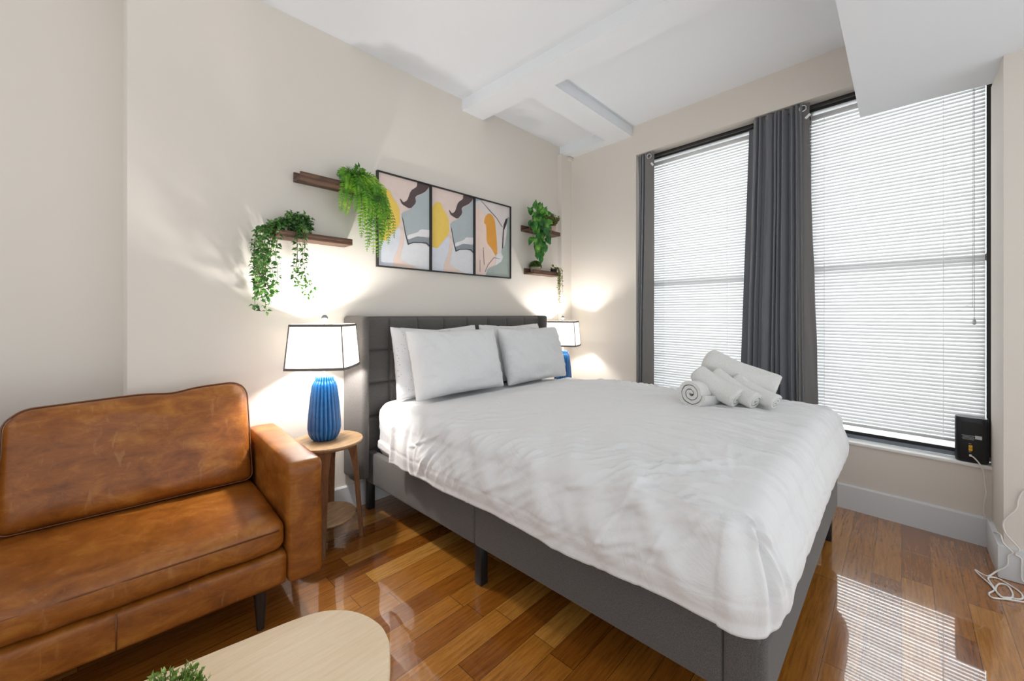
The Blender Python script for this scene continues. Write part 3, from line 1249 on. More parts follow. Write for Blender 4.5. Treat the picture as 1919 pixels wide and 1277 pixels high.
pillow((1.29, 2.195, 0.68), (1.99, 2.195, 0.68), R(10), 0.455, 0.15, 'white dotted pillow at the back left, leaning on the headboard', M['pillow_dots'], 11, 0.02)
pillow((2.02, 2.20, 0.68), (2.71, 2.20, 0.68), R(10), 0.455, 0.15, 'plain white pillow at the back right, leaning on the headboard, only its top edge showing', M['pillow'], 12, 0.01)
pillow((1.315, 2.025, 0.695), (2.045, 2.025, 0.695), R(16), 0.425, 0.18, 'plain white front pillow on the side of the leather sofa', M['pillow'], 13, 0.0)
pillow((2.095, 2.04, 0.685), (2.80, 2.04, 0.685), R(16), 0.43, 0.175, 'plain creased front pillow on the window side of the bed', M['pillow'], 14, 0.0)


# towels: rolled in spirals
def roll(p0, p1, r, label, name='rolled_towel', turns=3.2, seed=0, flat=1.0, group='rolled towels on the duvet', start=0.0, soft=0.62):
    p0, p1 = Vector(p0), Vector(p1)
    r *= TS
    ax = p1 - p0
    L = ax.length
    ax.normalize()
    sd = ax.cross(Vector((0, 0, 1)))
    sd.normalize()
    up = sd.cross(ax)
    root = thing(name, label, 'towel', (p0 + p1) / 2, 0, group)
    mb = MB()
    n = int(turns * 26)
    th = r / (turns + 0.25)
    pts_o, pts_i = [], []
    for i in range(n + 1):
        a = 2 * PI * turns * i / n
        rr = th * 0.25 + th * (a / (2 * PI))
        pts_o.append((a, rr + th * 0.40))
        pts_i.append((a, rr - th * 0.38 if rr - th * 0.38 > 0.001 else 0.001))
    outline = pts_o + list(reversed(pts_i))
    rings = []
    m = 30
    for k in range(m + 1):
        t = k / m
        e = min(t, 1 - t) * 12
        en_ = 1.5 if t < 0.5 else 0.8
        lo_ = soft if t < 0.5 else 0.9
        shr = 1.0 if e > en_ else lo_ + (1 - lo_) * math.sqrt(max(0, 1 - (1 - e / en_) ** 2))
        sagk = -0.012 * math.sin(PI * t)
        ring = []
        for a, rr in outline:
            jit = 1 + 0.07 * rnoise(math.cos(a) * 2 + seed, math.sin(a) * 2, t * 3)
            x = rr * math.cos(a + start) * jit * shr
            y = rr * math.sin(a + start) * jit * shr * flat
            ring.append(p0 + Vector((0, 0, sagk)) + ax * (L * t + 0.004 * rnoise(a, seed, 1) * (1 if e < 0.5 else 0)) + sd * x + up * y)
        rings.append(mb.ring(ring))
    mb.skin(rings, True, True)
    o = child(mb, 'terry_roll', M['terry'], root, 50)
    return root


RT_ = Vector((0.6906, -0.7232, 0))
FW_ = Vector((0.7232, 0.6906, 0))
T0 = Vector((2.20, 0.641, 0))


def tw(r_, f_, z):
    p = T0 + RT_ * (r_ * TS) + FW_ * (f_ * TS)
    return Vector((p.x, p.y, TZ + (z - TZ) * TS))


TZ = 0.742
TS = 0.90
roll(tw(-0.185, 0.0, TZ + 0.072), tw(0.10, 0.20, TZ + 0.072), 0.080, 'white rolled towel lying flat with its spiral end showing, under the other rolls', turns=3.0, seed=1, soft=0.94)
roll(tw(-0.095, 0.135, TZ + 0.165), tw(0.045, -0.06, TZ + 0.052), 0.070, 'white rolled hand towel leaning on the pile, second from the spiral end', turns=2.6, seed=2, flat=0.85)
roll(tw(0.015, 0.125, TZ + 0.165), tw(0.135, -0.075, TZ + 0.045), 0.060, 'white rolled face towel in the middle of the leaning row', turns=2.2, seed=3, flat=0.85)
roll(tw(0.115, 0.10, TZ + 0.14), tw(0.235, -0.085, TZ + 0.038), 0.051, 'white rolled face towel at the window end of the leaning row', turns=2.4, seed=4, flat=0.8)
roll(tw(0.02, 0.27, TZ + 0.225), tw(0.325, 0.05, TZ + 0.085), 0.104, 'big white bath towel roll slanting behind the smaller rolls', turns=2.6, seed=5, flat=0.8)

# ------------------------------------------------------------------ side tables and lamps


def side_table(loc, rz, label):
    root = thing('side_table', label, 'side table', loc, rz, 'round wooden side tables by the bed')
    H = 0.533
    mb = MB()
    mb.lathe([(0.0, H - 0.024), (0.158, H - 0.024), (0.174, H - 0.016), (0.180, H - 0.006), (0.178, H), (0.0, H)], 64, cap=False)
    bmesh.ops.remove_doubles(mb.bm, verts=mb.bm.verts[:], dist=1e-5)
    mb.build('table_top', M['acacia'], root)
    for k in range(4):
        a = R(45 + 90 * k)
        d = Vector((math.cos(a), math.sin(a), 0))
        s = Vector((-d.y, d.x, 0))
        mb = MB()
        rings = []
        for t, rad, wi, dp in ((0, 0.172, 0.014, 0.010), (0.35, 0.158, 0.018, 0.011), (0.75, 0.143, 0.023, 0.012), (0.93, 0.131, 0.031, 0.02), (1.0, 0.12, 0.037, 0.03)):
            c = d * rad + Vector((0, 0, t * (H - 0.024)))
            rings.append(mb.ring([c + d * dp + s * wi, c - d * dp + s * wi, c - d * dp - s * wi, c + d * dp - s * wi]))
        mb.skin(rings)
        mb.build('leg', M['acacia_leg'], root)
    mb = MB()
    mb.lathe([(0.0, 0.125), (0.142, 0.125), (0.148, 0.132), (0.142, 0.14), (0.0, 0.14)], 48, cap=False)
    bmesh.ops.remove_doubles(mb.bm, verts=mb.bm.verts[:], dist=1e-5)
    mb.build('lower_shelf', M['acacia'], root)
    return root


ST1 = (0.893, 2.215, 0)
ST2 = (3.10, 2.265, 0)
side_table(ST1, R(16), 'round wooden side table between the sofa arm and the headboard')
side_table(ST2, R(10), 'round wooden side table on the window side of the bed')


def table_lamp(loc, rz, power, label, k_=1.0):
    root = thing('table_lamp', label, 'lamp', loc, rz, 'blue ceramic table lamps by the bed')
    root.scale = (k_, k_, k_)
    mb = MB()
    prof = [(0.0, 0.0), (0.052, 0.0), (0.066, 0.012), (0.078, 0.035), (0.083, 0.062), (0.0825, 0.09), (0.079, 0.14), (0.0745, 0.19), (0.069, 0.24), (0.063, 0.285),
            (0.056, 0.305), (0.050, 0.312), (0.046, 0.318), (0.0455, 0.334), (0.040, 0.338), (0.0, 0.338)]
    mb.lathe(prof[1:-1], 264, flutes=22, depth=0.010)
    mb.build('base', M['ceramic'], root, 60)
    mb = MB().lathe([(0.014, 0.337), (0.012, 0.345), (0.009, 0.35), (0.009, 0.43), (0.016, 0.43), (0.016, 0.47), (0.004, 0.472)], 20)
    mb.build('neck', M['brushed'], root)
    mb = MB()
    hp = [Vector((0.0, 0.052 * math.sin(t), 0.435 + 0.19 * (1 - math.cos(t)) / 2)) for t in [PI * k / 16 for k in range(17)]]
    hp2 = [Vector((p.x, -p.y, p.z)) for p in hp]
    mb.tube(hp, 0.0018, 6)
    mb.tube(hp2, 0.0018, 6)
    mb.build('harp', M['brushed'], root)
    # square shade with softly bowed faces
    SZ0, SZ1, B, T = 0.385, 0.616, 0.146, 0.128

    def sq(h, z, n=10, inset=0.0):
        pts = []
        corners = [(-1, -1), (1, -1), (1, 1), (-1, 1)]
        for i in range(4):
            a, b = corners[i], corners[(i + 1) % 4]
            for k in range(n):
                t = k / n
                x, y = a[0] + (b[0] - a[0]) * t, a[1] + (b[1] - a[1]) * t
                bow = 1 + 0.09 * (1 - (2 * t - 1) ** 2) - 0.02
                pts.append(Vector((x * (h - inset) * bow, y * (h - inset) * bow, z)))
        return pts
    mb = MB()
    rings = [mb.ring(sq(B + (T - B) * k / 8, SZ0 + (SZ1 - SZ0) * k / 8)) for k in range(9)]
    mb.skin(rings, True, False)
    o = mb.build('shade', M['shade'], root, 35)
    for h, z in ((B + 0.0012, SZ0), (T + 0.0012, SZ1 - 0.012)):
        mb = MB()
        rings = [mb.ring(sq(h + (T - B) / (SZ1 - SZ0) * dz, z + dz)) for dz in (0, 0.013)]
        rings += [mb.ring(sq(h - 0.003, z + 0.013)), mb.ring(sq(h - 0.003, z))]
        rings.append(rings[0])
        for a, b in zip(rings[:-1], rings[1:]):
            for i in range(40):
                mb.bm.faces.new((a[i], a[(i + 1) % 40], b[(i + 1) % 40], b[i]))
        mb.build('binding', M['grey_trim'], o, 35)
    for cx_, cy_ in ((-1, -1), (1, -1), (1, 1), (-1, 1)):
        mb = MB()
        mb.tube([(cx_ * (B * 0.98 + 0.001), cy_ * (B * 0.98 + 0.001), SZ0), (cx_ * (T * 0.98 + 0.001), cy_ * (T * 0.98 + 0.001), SZ1)], 0.0034, 6)
        mb.build('corner_seam', M['grey_trim'], o, 60)
    # spider and finial
    mb = MB()
    for a in (0, PI / 2):
        d = Vector((math.cos(a), math.sin(a), 0))
        mb.tube([d * -T * 1.03 + Vector((0, 0, SZ1 - 0.004)), d * T * 1.03 + Vector((0, 0, SZ1 - 0.004))], 0.0015, 6)
    mb.tube([(0, 0, SZ1 - 0.01), (0, 0, SZ1 + 0.018)], 0.004, 10)
    mb.build('spider', M['brushed'], root)
    mb = MB().sphere((0, 0, SZ1 + 0.034), 0.017, 20)
    fin = mb.build('finial', M['crystal'], root)
    # the bulb
    d = bpy.data.lights.new('lamp_bulb', 'POINT')
    d.energy = power
    d.color = (1.0, 0.96, 0.91)
    d.shadow_soft_size = 0.03
    lo = bpy.data.objects.new('lamp_bulb', d)
    C.objects.link(lo)
    lo.parent = root
    lo.location = (0, 0, 0.515)
    return root


table_lamp((0.887, 2.235, 0.5335), R(45 + 4), 28, 'lit blue fluted table lamp with white shade beside the leather sofa')
table_lamp((3.068, 2.276, 0.5335), R(-155 + 90), 14, 'lit blue table lamp by the window corner, half hidden behind the pillows', 0.985)

# ------------------------------------------------------------------ sofa
sofa = thing('sofa', 'cognac brown leather sofa with square arm and dark tapered legs', 'sofa', (0.665, 1.685, 0), R(-3))
SL = 1.75           # length, mostly beyond the left edge of the photograph
AW = 0.128


def part(mb, name, mat, root, smooth=40):
    return mb.build(name, mat, root, smooth)


def soft_box(x0, x1, y0, y1, z0, z1, r, n, bulge=(0, 0, 0), wr=0.0, seed=0):
    c = Vector(((x0 + x1) / 2, (y0 + y1) / 2, (z0 + z1) / 2))
    h = Vector(((x1 - x0) / 2, (y1 - y0) / 2, (z1 - z0) / 2))

    def disp(p, nn):
        a = (p - c)
        u, v, w = a.x / h.x, a.y / h.y, a.z / h.z
        q = Vector(p)
        q.x += math.copysign(1, u) * bulge[0] * (1 - v * v) * (1 - w * w) * abs(u)
        q.y += math.copysign(1, v) * bulge[1] * (1 - u * u) * (1 - w * w) * abs(v)
        q.z += math.copysign(1, w) * bulge[2] * (1 - u * u) * (1 - v * v) * abs(w)
        if wr:
            q += nn * wr * (ridge(p.x * 5 + seed, p.y * 5, p.z * 5) - 0.5) + nn * wr * rnoise(p.x * 11, p.y * 11 + seed, p.z * 11)
        return q
    return rbox_grid(MB(), x0, x1, y0, y1, z0, z1, r, n, disp)


for x1 in (0.0, -SL + AW):
    part(soft_box(x1 - AW, x1, 0.0, 0.755, 0.165, 0.625, 0.022, (10, 26, 18), (0.004, 0.004, 0.004), 0.002, 3), 'armrest', M['leather'], sofa, 180)
part(soft_box(-SL + AW, -AW, 0.012, 0.70, 0.17, 0.292, 0.012, (60, 20, 8), (0, 0.002, 0), 0.001, 5), 'seat_base', M['leather'], sofa, 180)
part(soft_box(-SL + AW + 0.004, -AW - 0.004, 0.008, 0.60, 0.298, 0.418, 0.04, (80, 32, 12), (0, 0.006, 0.018), 0.003, 9), 'seat_cushion', M['leather'], sofa, 180)
part(soft_box(-SL + AW, -AW, 0.66, 0.755, 0.17, 0.66, 0.03, (50, 8, 20), (0, 0, 0), 0.001, 2), 'sofa_back', M['leather'], sofa, 180)
# seams: piping lines on the seat cushion and base panel
mb = MB().tube([(-SL + AW + 0.03, 0.006, 0.384), (-AW - 0.03, 0.006, 0.384)], 0.0028, 6)
mb.tube([(-0.60, 0.0095, 0.178), (-0.60, 0.0095, 0.288)], 0.002, 6)
part(mb, 'seam', M['leather_piping'], sofa, 180)


def back_cushion(x0, x1, seed):
    """tilted back cushion with rounded, slightly slumped corners"""
    w, h, th = x1 - x0, 0.445, 0.17
    tilt = R(17)
    base = Vector(((x0 + x1) / 2, 0.535, 0.425))
    up = Vector((0, math.sin(tilt), math.cos(tilt)))
    ax = Vector((1, 0, 0))
    fr = ax.cross(up)

    def pos(a, b, t):
        # superellipse outline: round the top corners more than the bottom
        kb = 0.34 if b > 0 else 0.14
        ka = kb * h / w
        a2, b2 = a, b
        ua, ub = (abs(a) - (1 - ka)) / ka, (abs(b) - (1 - kb)) / kb
        if ua > 0 and ub > 0:
            m_ = max(ua, ub)
            n_ = math.hypot(ua, ub)
            a2 = math.copysign(1 - ka + ka * ua * m_ / n_, a)
            b2 = math.copysign(1 - kb + kb * ub * m_ / n_, b)
        dip = -0.012 * math.exp(-((a - 0.25) / 0.18) ** 2) * max(0, b) + 0.016 * a * max(0, b)
        return base + ax * (a2 * w / 2) + up * (h / 2 + b2 * h / 2 + dip) + fr * t
    mb = MB()

    def sd(sg):
        def f(u, v):
            a, b = u * 2 - 1, v * 2 - 1
            e = max(0.0, (1 - a ** 6) * (1 - b ** 6))
            t = (0.03 + (th / 2 - 0.03) * e ** 0.5)
            t += 0.007 * (ridge(a * 2 + seed, b * 1.6, 1) - 0.6) * e
            t += 0.012 * rnoise(a * 1.6 + seed, b * 1.4, 4) * e
            # pulls from the top seam
            t -= 0.010 * math.exp(-((a - 0.25 - 0.10 * (1 - b)) / 0.04) ** 2) * smoothstep(0.55, 1.0, b) * e ** 0.2
            return pos(a, b, sg * t)
        return f
    n1, n2 = 56, 40
    mb.grid(sd(1), n1, n2)
    mb.grid(sd(-1), n1, n2)
    # the edge band joining both faces
    per = [(2 * i / n1 - 1, -1) for i in range(n1)] + [(1, 2 * j / n2 - 1) for j in range(n2)] + [(1 - 2 * i / n1, 1) for i in range(n1)] + [(-1, 1 - 2 * j / n2) for j in range(n2)]
    rings = [mb.ring([pos(a, b, t) for a, b in per]) for t in (0.03, 0.0, -0.03)]
    mb.skin(rings, True, False)
    bmesh.ops.remove_doubles(mb.bm, verts=mb.bm.verts[:], dist=1e-4)
    o = part(mb, 'back_cushion', M['leather'], sofa, 180)
    subsurf(o, 1)
    mb = MB()
    pts = [pos(a * 1.004, b * 1.004, 0.031) for a, b in per]
    pts.append(pts[0])
    mb.tube(pts, 0.0032, 6, False)
    mb.build('piping', M['leather_piping'], o, 180)
    return o


back_cushion(-0.905, -0.150, 1)
back_cushion(-1.63, -0.985, 4)
for lx, ly in ((-0.205, 0.075), (-SL + 0.2, 0.075), (-0.205, 0.66), (-SL + 0.2, 0.66)):
    part(MB().lathe([(0.013, 0.0), (0.026, 0.175)], 16, (lx, ly, 0)), 'leg', M['darkwood'], sofa)

# ------------------------------------------------------------------ coffee table
ct = thing('coffee_table', 'pale oak coffee table with rounded free-form top in front of the sofa', 'coffee table', (-0.02, 0.83, 0))
ctl = Vector(ct.location)
cpts = [(0.505, 0.885), (0.517, 0.945), (0.505, 1.015), (0.475, 1.07), (0.43, 1.108), (0.37, 1.128), (0.27, 1.145), (0.154, 1.163), (-0.02, 1.185), (-0.22, 1.19),
        (-0.40, 1.15), (-0.53, 1.05), (-0.58, 0.90), (-0.55, 0.74), (-0.45, 0.60), (-0.30, 0.52), (-0.08, 0.50), (0.12, 0.545), (0.30, 0.64), (0.43, 0.765)]
cs = spline([(x, y, 0) for x, y in cpts] + [(cpts[0][0], cpts[0][1], 0)], 5)[:-1]
cen = Vector((-0.02, 0.85, 0))


def inset(p, d):
    v = (p - cen)
    return cen + v * ((v.length - d) / v.length)


mb = MB()
rings = []
for d, z in ((0.05, 0.388), (0.012, 0.396), (0.002, 0.405), (0.0, 0.412), (0.003, 0.418), (0.008, 0.42)):
    rings.append(mb.ring([Vector((inset(p, d).x, inset(p, d).y, z)) for p in cs]))
mb.skin(rings)
child(mb, 'table_top', M['oak_table'], ct, 35)
for lx, ly in ((0.33, 0.92), (-0.35, 1.02), (-0.30, 0.64), (0.16, 0.66)):
    d = (Vector((lx, ly, 0)) - cen).normalized() * 0.05
    mb = MB().tube([(lx + d.x, ly + d.y, 0), (lx, ly, 0.395)], [0.011, 0.019], 16)
    child(mb, 'leg', M['oak'], ct)

# ------------------------------------------------------------------ wall shelves


def ledge(x0, x1, zb, label):
    """picture ledge: bottom board, back board and front lip"""
    y1, y0 = YA - 0.0005, 2.36
    root = thing('wall_shelf', label, 'shelf', ((x0 + x1) / 2, y1, zb), 0, 'dark stained picture ledges')
    xm, L = (x0 + x1) / 2, x1 - x0
    child(MB().box((xm, (y0 + y1) / 2, zb + 0.007), (L, y1 - y0, 0.014), 0.001), 'bottom_board', M['walnut'], root)
    child(MB().box((xm, y1 - 0.007, zb + 0.034), (L, 0.014, 0.040), 0.001), 'back_board', M['walnut'], root)
    child(MB().box((xm, y0 + 0.006, zb + 0.025), (L, 0.012, 0.022), 0.001), 'front_lip', M['walnut'], root)
    return root


ledge(0.81, 1.222, 1.945, 'dark wood ledge under the fern, highest on the sofa side of the posters')
ledge(0.69, 1.10, 1.612, 'dark wood ledge above the sofa side lamp, holding the trailing vine')
ledge(2.705, 3.14, 1.948, 'upper dark wood ledge near the window corner, holding the big leafy plant')
ledge(2.745, 3.15, 1.566, 'lower dark wood ledge near the window corner, holding the moss pot')


# ------------------------------------------------------------------ posters
A12 = [('a_pale', [(0.0, 0.287), (0.163, 0.283), (0.397, 0.45), (0.433, 0.391), (0.385, 0.226), (0.278, 0.083), (0.274, 0.001), (0.0, 0.0)]),
       ('a_white', [(0.566, 0.271), (0.666, 0.3), (0.843, 0.311), (1.0, 0.278), (1.0, 0.0), (0.805, 0.0), (0.591, 0.046), (0.44, 0.074), (0.416, 0.141), (0.481, 0.271), (0.488, 0.396), (0.449, 0.53)]),
       ('a_peach', [(0.433, 0.441), (0.488, 0.396), (0.469, 0.27), (0.409, 0.141), (0.44, 0.074), (0.591, 0.046), (0.818, 0.0), (0.274, 0.0), (0.278, 0.083), (0.385, 0.226)]),
       ('a_yellow', [(0.0, 0.725), (0.094, 0.827), (0.209, 0.835), (0.26, 0.766), (0.349, 0.705), (0.397, 0.636), (0.409, 0.476), (0.209, 0.335), (0.14, 0.269), (0.0, 0.281)]),
       ('a_gray', [(0.433, 0.609), (0.603, 0.672), (0.703, 0.746), (0.716, 0.831), (0.895, 0.898), (1.0, 0.977), (1.0, 0.441), (0.843, 0.427), (0.741, 0.367), (0.542, 0.275), (0.493, 0.434), (0.445, 0.542)]),
       ('a_brown', [(0.746, 0.999), (1.0, 1.0), (0.987, 0.972), (0.895, 0.904), (0.703, 0.835), (0.723, 0.761), (0.603, 0.674), (0.44, 0.709), (0.397, 0.764), (0.416, 0.766), (0.474, 0.732), (0.547, 0.766), (0.616, 0.888), (0.741, 0.949)]),
       ('a_mid', [(0.537, 0.323), (0.741, 0.387), (1.0, 0.376), (1.0, 0.304), (0.843, 0.318), (0.666, 0.295), (0.566, 0.271)]),
       ('a_brush', [(0.537, 0.369), (0.766, 0.427), (0.805, 0.465), (1.0, 0.478), (1.0, 0.396), (0.843, 0.379), (0.741, 0.378), (0.554, 0.32)]),
       ('a_ink', [(0.44, 0.579), (0.469, 0.532), (0.512, 0.398), (0.574, 0.28), (0.666, 0.305), (0.843, 0.317), (0.947, 0.322), (1.0, 0.295), (1.0, 0.274), (0.934, 0.306), (0.843, 0.308), (0.666, 0.294), (0.556, 0.261), (0.498, 0.385)])]
A3 = [('a_blue', [(0.0, 1.0), (0.152, 1.0), (0.069, 0.969), (0.0, 0.957)]),
      ('a_peach', [(0.0, 0.901), (0.124, 0.876), (0.265, 0.826), (0.322, 0.697), (0.322, 0.441), (0.585, 0.284), (0.57, 0.145), (0.322, 0.104), (0.265, 0.0), (0.0, 0.0)]),
      ('a_orange', [(0.279, 0.787), (0.365, 0.844), (0.467, 0.841), (0.555, 0.776), (0.6, 0.574), (0.63, 0.314), (0.585, 0.277), (0.467, 0.371), (0.322, 0.441), (0.307, 0.682), (0.242, 0.702)]),
      ('a_green', [(0.921, 0.857), (1.0, 0.868), (1.0, 0.0), (0.293, 0.0), (0.35, 0.098), (0.675, 0.179), (0.766, 0.282), (0.751, 0.379), (0.859, 0.457), (0.921, 0.673)]),
      ('a_brush', [(0.6, 0.305), (0.736, 0.336), (0.797, 0.284), (0.736, 0.21), (0.57, 0.149)]),
      ('a_ink', [(0.874, 0.823), (0.937, 0.844), (0.906, 0.756), (0.828, 0.664), (0.797, 0.41), (0.766, 0.394), (0.782, 0.576), (0.812, 0.733)]),
      ('a_line', [(0.152, 1.0), (0.379, 0.906), (0.615, 0.81), (0.782, 0.702), (0.769, 0.695), (0.603, 0.8), (0.368, 0.897), (0.135, 1.0)]),
      ('a_line', [(0.222, 0.372), (0.233, 0.373), (0.259, 0.14), (0.245, 0.14)]),
      ('a_line', [(0.13, 0.199), (0.141, 0.2), (0.146, 0.041), (0.135, 0.04)]),
      ('a_line', [(0.265, 0.047), (0.35, 0.146), (0.525, 0.259), (0.705, 0.25), (0.705, 0.245), (0.531, 0.251), (0.362, 0.141), (0.276, 0.042)])]


def poster(x0, x1, z0, z1, art, bgc, label):
    root = thing('framed_print', label, 'picture', ((x0 + x1) / 2, YA - 0.001, z0), 0, 'black framed abstract prints')
    t, yf, yb = 0.009, YA - 0.024, YA - 0.001
    mb = MB()
    for a, b, c, d in ((x0, x0 + t, z0, z1), (x1 - t, x1, z0, z1), (x0 + t, x1 - t, z1 - t, z1), (x0 + t, x1 - t, z0, z0 + t)):
        mb.box(((a + b) / 2, (yf + yb) / 2, (c + d) / 2), (b - a, yb - yf, d - c))
    child(mb, 'frame', M['black_frame'], root, 0)
    mats = [M[bgc]]
    names = [bgc]
    for k, _ in art:
        if k not in names:
            names.append(k)
            mats.append(M[k])
    mb = MB()
    ix0, ix1, iz0, iz1 = x0 + t, x1 - t, z0 + t, z1 - t
    yp = YA - 0.012
    mb.poly([(ix0, yp, iz0), (ix1, yp, iz0), (ix1, yp, iz1), (ix0, yp, iz1)])
    for i, (k, pts) in enumerate(art):
        mb.mi = names.index(k)
        yy = yp - 0.00025 * (i + 1)
        pl = [Vector((ix0 + (ix1 - ix0) * u, yy, iz0 + (iz1 - iz0) * v)) for u, v in pts]
        if k not in ('a_line', 'a_ink') and len(pl) > 5:
            pl2 = []
            m = len(pts)
            for q in range(m):
                p1, p2 = pl[q], pl[(q + 1) % m]
                on = any(abs(pts[q][e] - c) < 0.004 and abs(pts[(q + 1) % m][e] - c) < 0.004 for e in (0, 1) for c in (0, 1))
                if on:
                    pl2 += [p1, p2]
                else:
                    pl2 += [p1 * 0.82 + p2 * 0.18, p1 * 0.18 + p2 * 0.82]
            pl = pl2
        mb.poly(pl)
    for f in mb.bm.faces:
        f.normal_update()
    bmesh.ops.triangulate(mb.bm, faces=mb.bm.faces[:])
    for f in mb.bm.faces:
        f.normal_update()
        if f.normal.y > 0:
            f.normal_flip()
    o = mb.build('print', mats, None, 0, recalc=False, loc=root.location)
    o.location = (0, 0, 0)
    o.parent = root
    return root


PX = [1.308, 1.724, 2.140, 2.558]
poster(PX[0], PX[1], 1.512, 2.138, A12, 'a_pink', 'framed print with yellow and grey shapes, partly covered by the fern')
poster(PX[1], PX[2], 1.512, 2.138, A12, 'a_pink', 'framed print with yellow and grey shapes, in the middle of the three')
poster(PX[2], PX[3], 1.512, 2.138, A3, 'a_blush', 'framed print with one orange brushstroke, nearest the window')


# ------------------------------------------------------------------ plants
def rvec(rnd):
    while True:
        v = Vector((rnd.uniform(-1, 1), rnd.uniform(-1, 1), rnd.uniform(-1, 1)))
        if 0.05 < v.length < 1:
            return v.normalized()


def vine(mb, st, pts, rnd, step, ll, lw, n=6, spread=1.0):
    path = spline(pts, n)
    st.tube(path, 0.0012, 5)
    acc = 0
    for a, b in zip(path[:-1], path[1:]):
        seg = (b - a).length
        acc += seg
        while acc > step:
            acc -= step
            p = b
            if p.y > YA - 0.012:
                p = Vector((p.x, YA - 0.012, p.z))
            for sg in (1, -1):
                d = rvec(rnd)
                d = Vector((d.x, d.y * 0.7, d.z * 0.5 - 0.2))
                if p.y > YA - 0.05:
                    d.y = -abs(d.y)
                k = rnd.uniform(0.7, 1.2)
                mb.leaf(p + d * 0.004, d, Vector((rnd.uniform(-0.4, 0.4), -0.5, 0.8)) + rvec(rnd) * 0.5, ll * k * spread, lw * k)


def pot_mesh(c, r0, r1, h, wall=0.004):
    mb = MB()
    mb.lathe([(r0 * 0.96, 0), (r0, 0.003), (r1, h), (r1 - wall, h), (r1 - wall * 1.5, h * 0.85)], 28, c)
    return mb


# trailing vine on the sofa-side lower ledge
zb = 1.612 + 0.014
pv = thing('trailing_vine', 'small-leaved green vine trailing in two long strands from its dark pot', 'plant', (0.80, 2.412, zb))
child(pot_mesh((0.80, 2.412, zb), 0.034, 0.042, 0.075), 'pot', M['pot_dark'], pv)
rnd = random.Random(4)
mb, st = MB(), MB()
top = Vector((0.80, 2.405, zb + 0.08))
for k in range(16):                       # crown mound
    a = rnd.uniform(0, 2 * PI)
    e = top + Vector((math.cos(a) * rnd.uniform(0.03, 0.09), -abs(math.sin(a)) * 0.045 + 0.01, rnd.uniform(-0.03, 0.045)))
    vine(mb, st, [top, top + (e - top) * 0.5 + Vector((0, 0, 0.03)), e, e + Vector((rnd.uniform(-0.02, 0.02), -0.01, -0.05))], rnd, 0.012, 0.026, 0.018, 4)
for k in range(13):                       # long strand group at the open end
    x = rnd.uniform(0.60, 0.685)
    y = rnd.uniform(2.33, 2.42)
    zl = rnd.choice([1.22, 1.27, 1.30, 1.33, 1.31, 1.36, 1.40])
    vine(mb, st, [top, Vector((0.73, 2.39, zb + 0.085 - k * 0.003)), Vector((x + 0.02, y, zb + 0.01)), Vector((x, y, 1.52)), Vector((x + rnd.uniform(-0.015, 0.015), y, 1.42)),
                  Vector((x + rnd.uniform(-0.02, 0.045), y + rnd.uniform(-0.02, 0.02), zl))], rnd, 0.017, 0.027, 0.018, 5)
for k in range(4):                        # second, thinner strand
    x = 0.795 + rnd.uniform(-0.02, 0.025)
    y = 2.335 + rnd.uniform(-0.015, 0.015)
    vine(mb, st, [top, Vector((0.81, 2.37, zb + 0.07)), Vector((x, y, zb + 0.01)), Vector((x, y, 1.50)), Vector((x + rnd.uniform(-0.02, 0.01), y, 1.40)),
                  Vector((x + rnd.uniform(-0.015, 0.07), y - 0.01, rnd.choice([1.28, 1.31, 1.30, 1.35])))], rnd, 0.017, 0.025, 0.016, 5)
for k in range(3):
    mb.bm.verts.ensure_lookup_table()
child(mb, 'foliage', M['leaf_vine'], pv, 0)
child(st, 'stem', M['stem'], pv, 180)

# fern
zb = 1.945 + 0.014
pf = thing('fern', 'bright green boston fern spilling over the ledge onto the first poster', 'plant', (1.13, 2.412, zb))
child(pot_mesh((1.13, 2.412, zb), 0.034, 0.042, 0.06), 'pot', M['pot_dark'], pf)
rnd = random.Random(12)
mb, st = MB(), MB()


def frond(pts, wmax, step=0.0068):
    path = spline(pts, 10)
    st.tube(path, 0.0011, 5)
    tot = sum((b - a).length for a, b in zip(path[:-1], path[1:]))
    acc, run = 0, 0
    for a, b in zip(path[:-1], path[1:]):
        seg = (b - a).length
        run += seg
        acc += seg
        if acc < step * 0.9:
            continue
        acc = 0
        t = run / tot
        w = wmax * (math.sin(PI * min(1, t * 0.92 + 0.06)) ** 0.6)
        d = (b - a).normalized()
        s = d.cross(Vector((rnd.uniform(-0.3, 0.3), -1, 0.5)).normalized()).normalized()
        nn = s.cross(d)
        for sg in (1, -1):
            dd = (s * sg + d * 0.55 + nn * rnd.uniform(-0.15, 0.15)).normalized()
            if b.y > YA - 0.05 and dd.y > 0:
                dd.y *= 0.2
            mb.leaf(b, dd, nn, w, w * 0.30 + 0.003, 0.12)


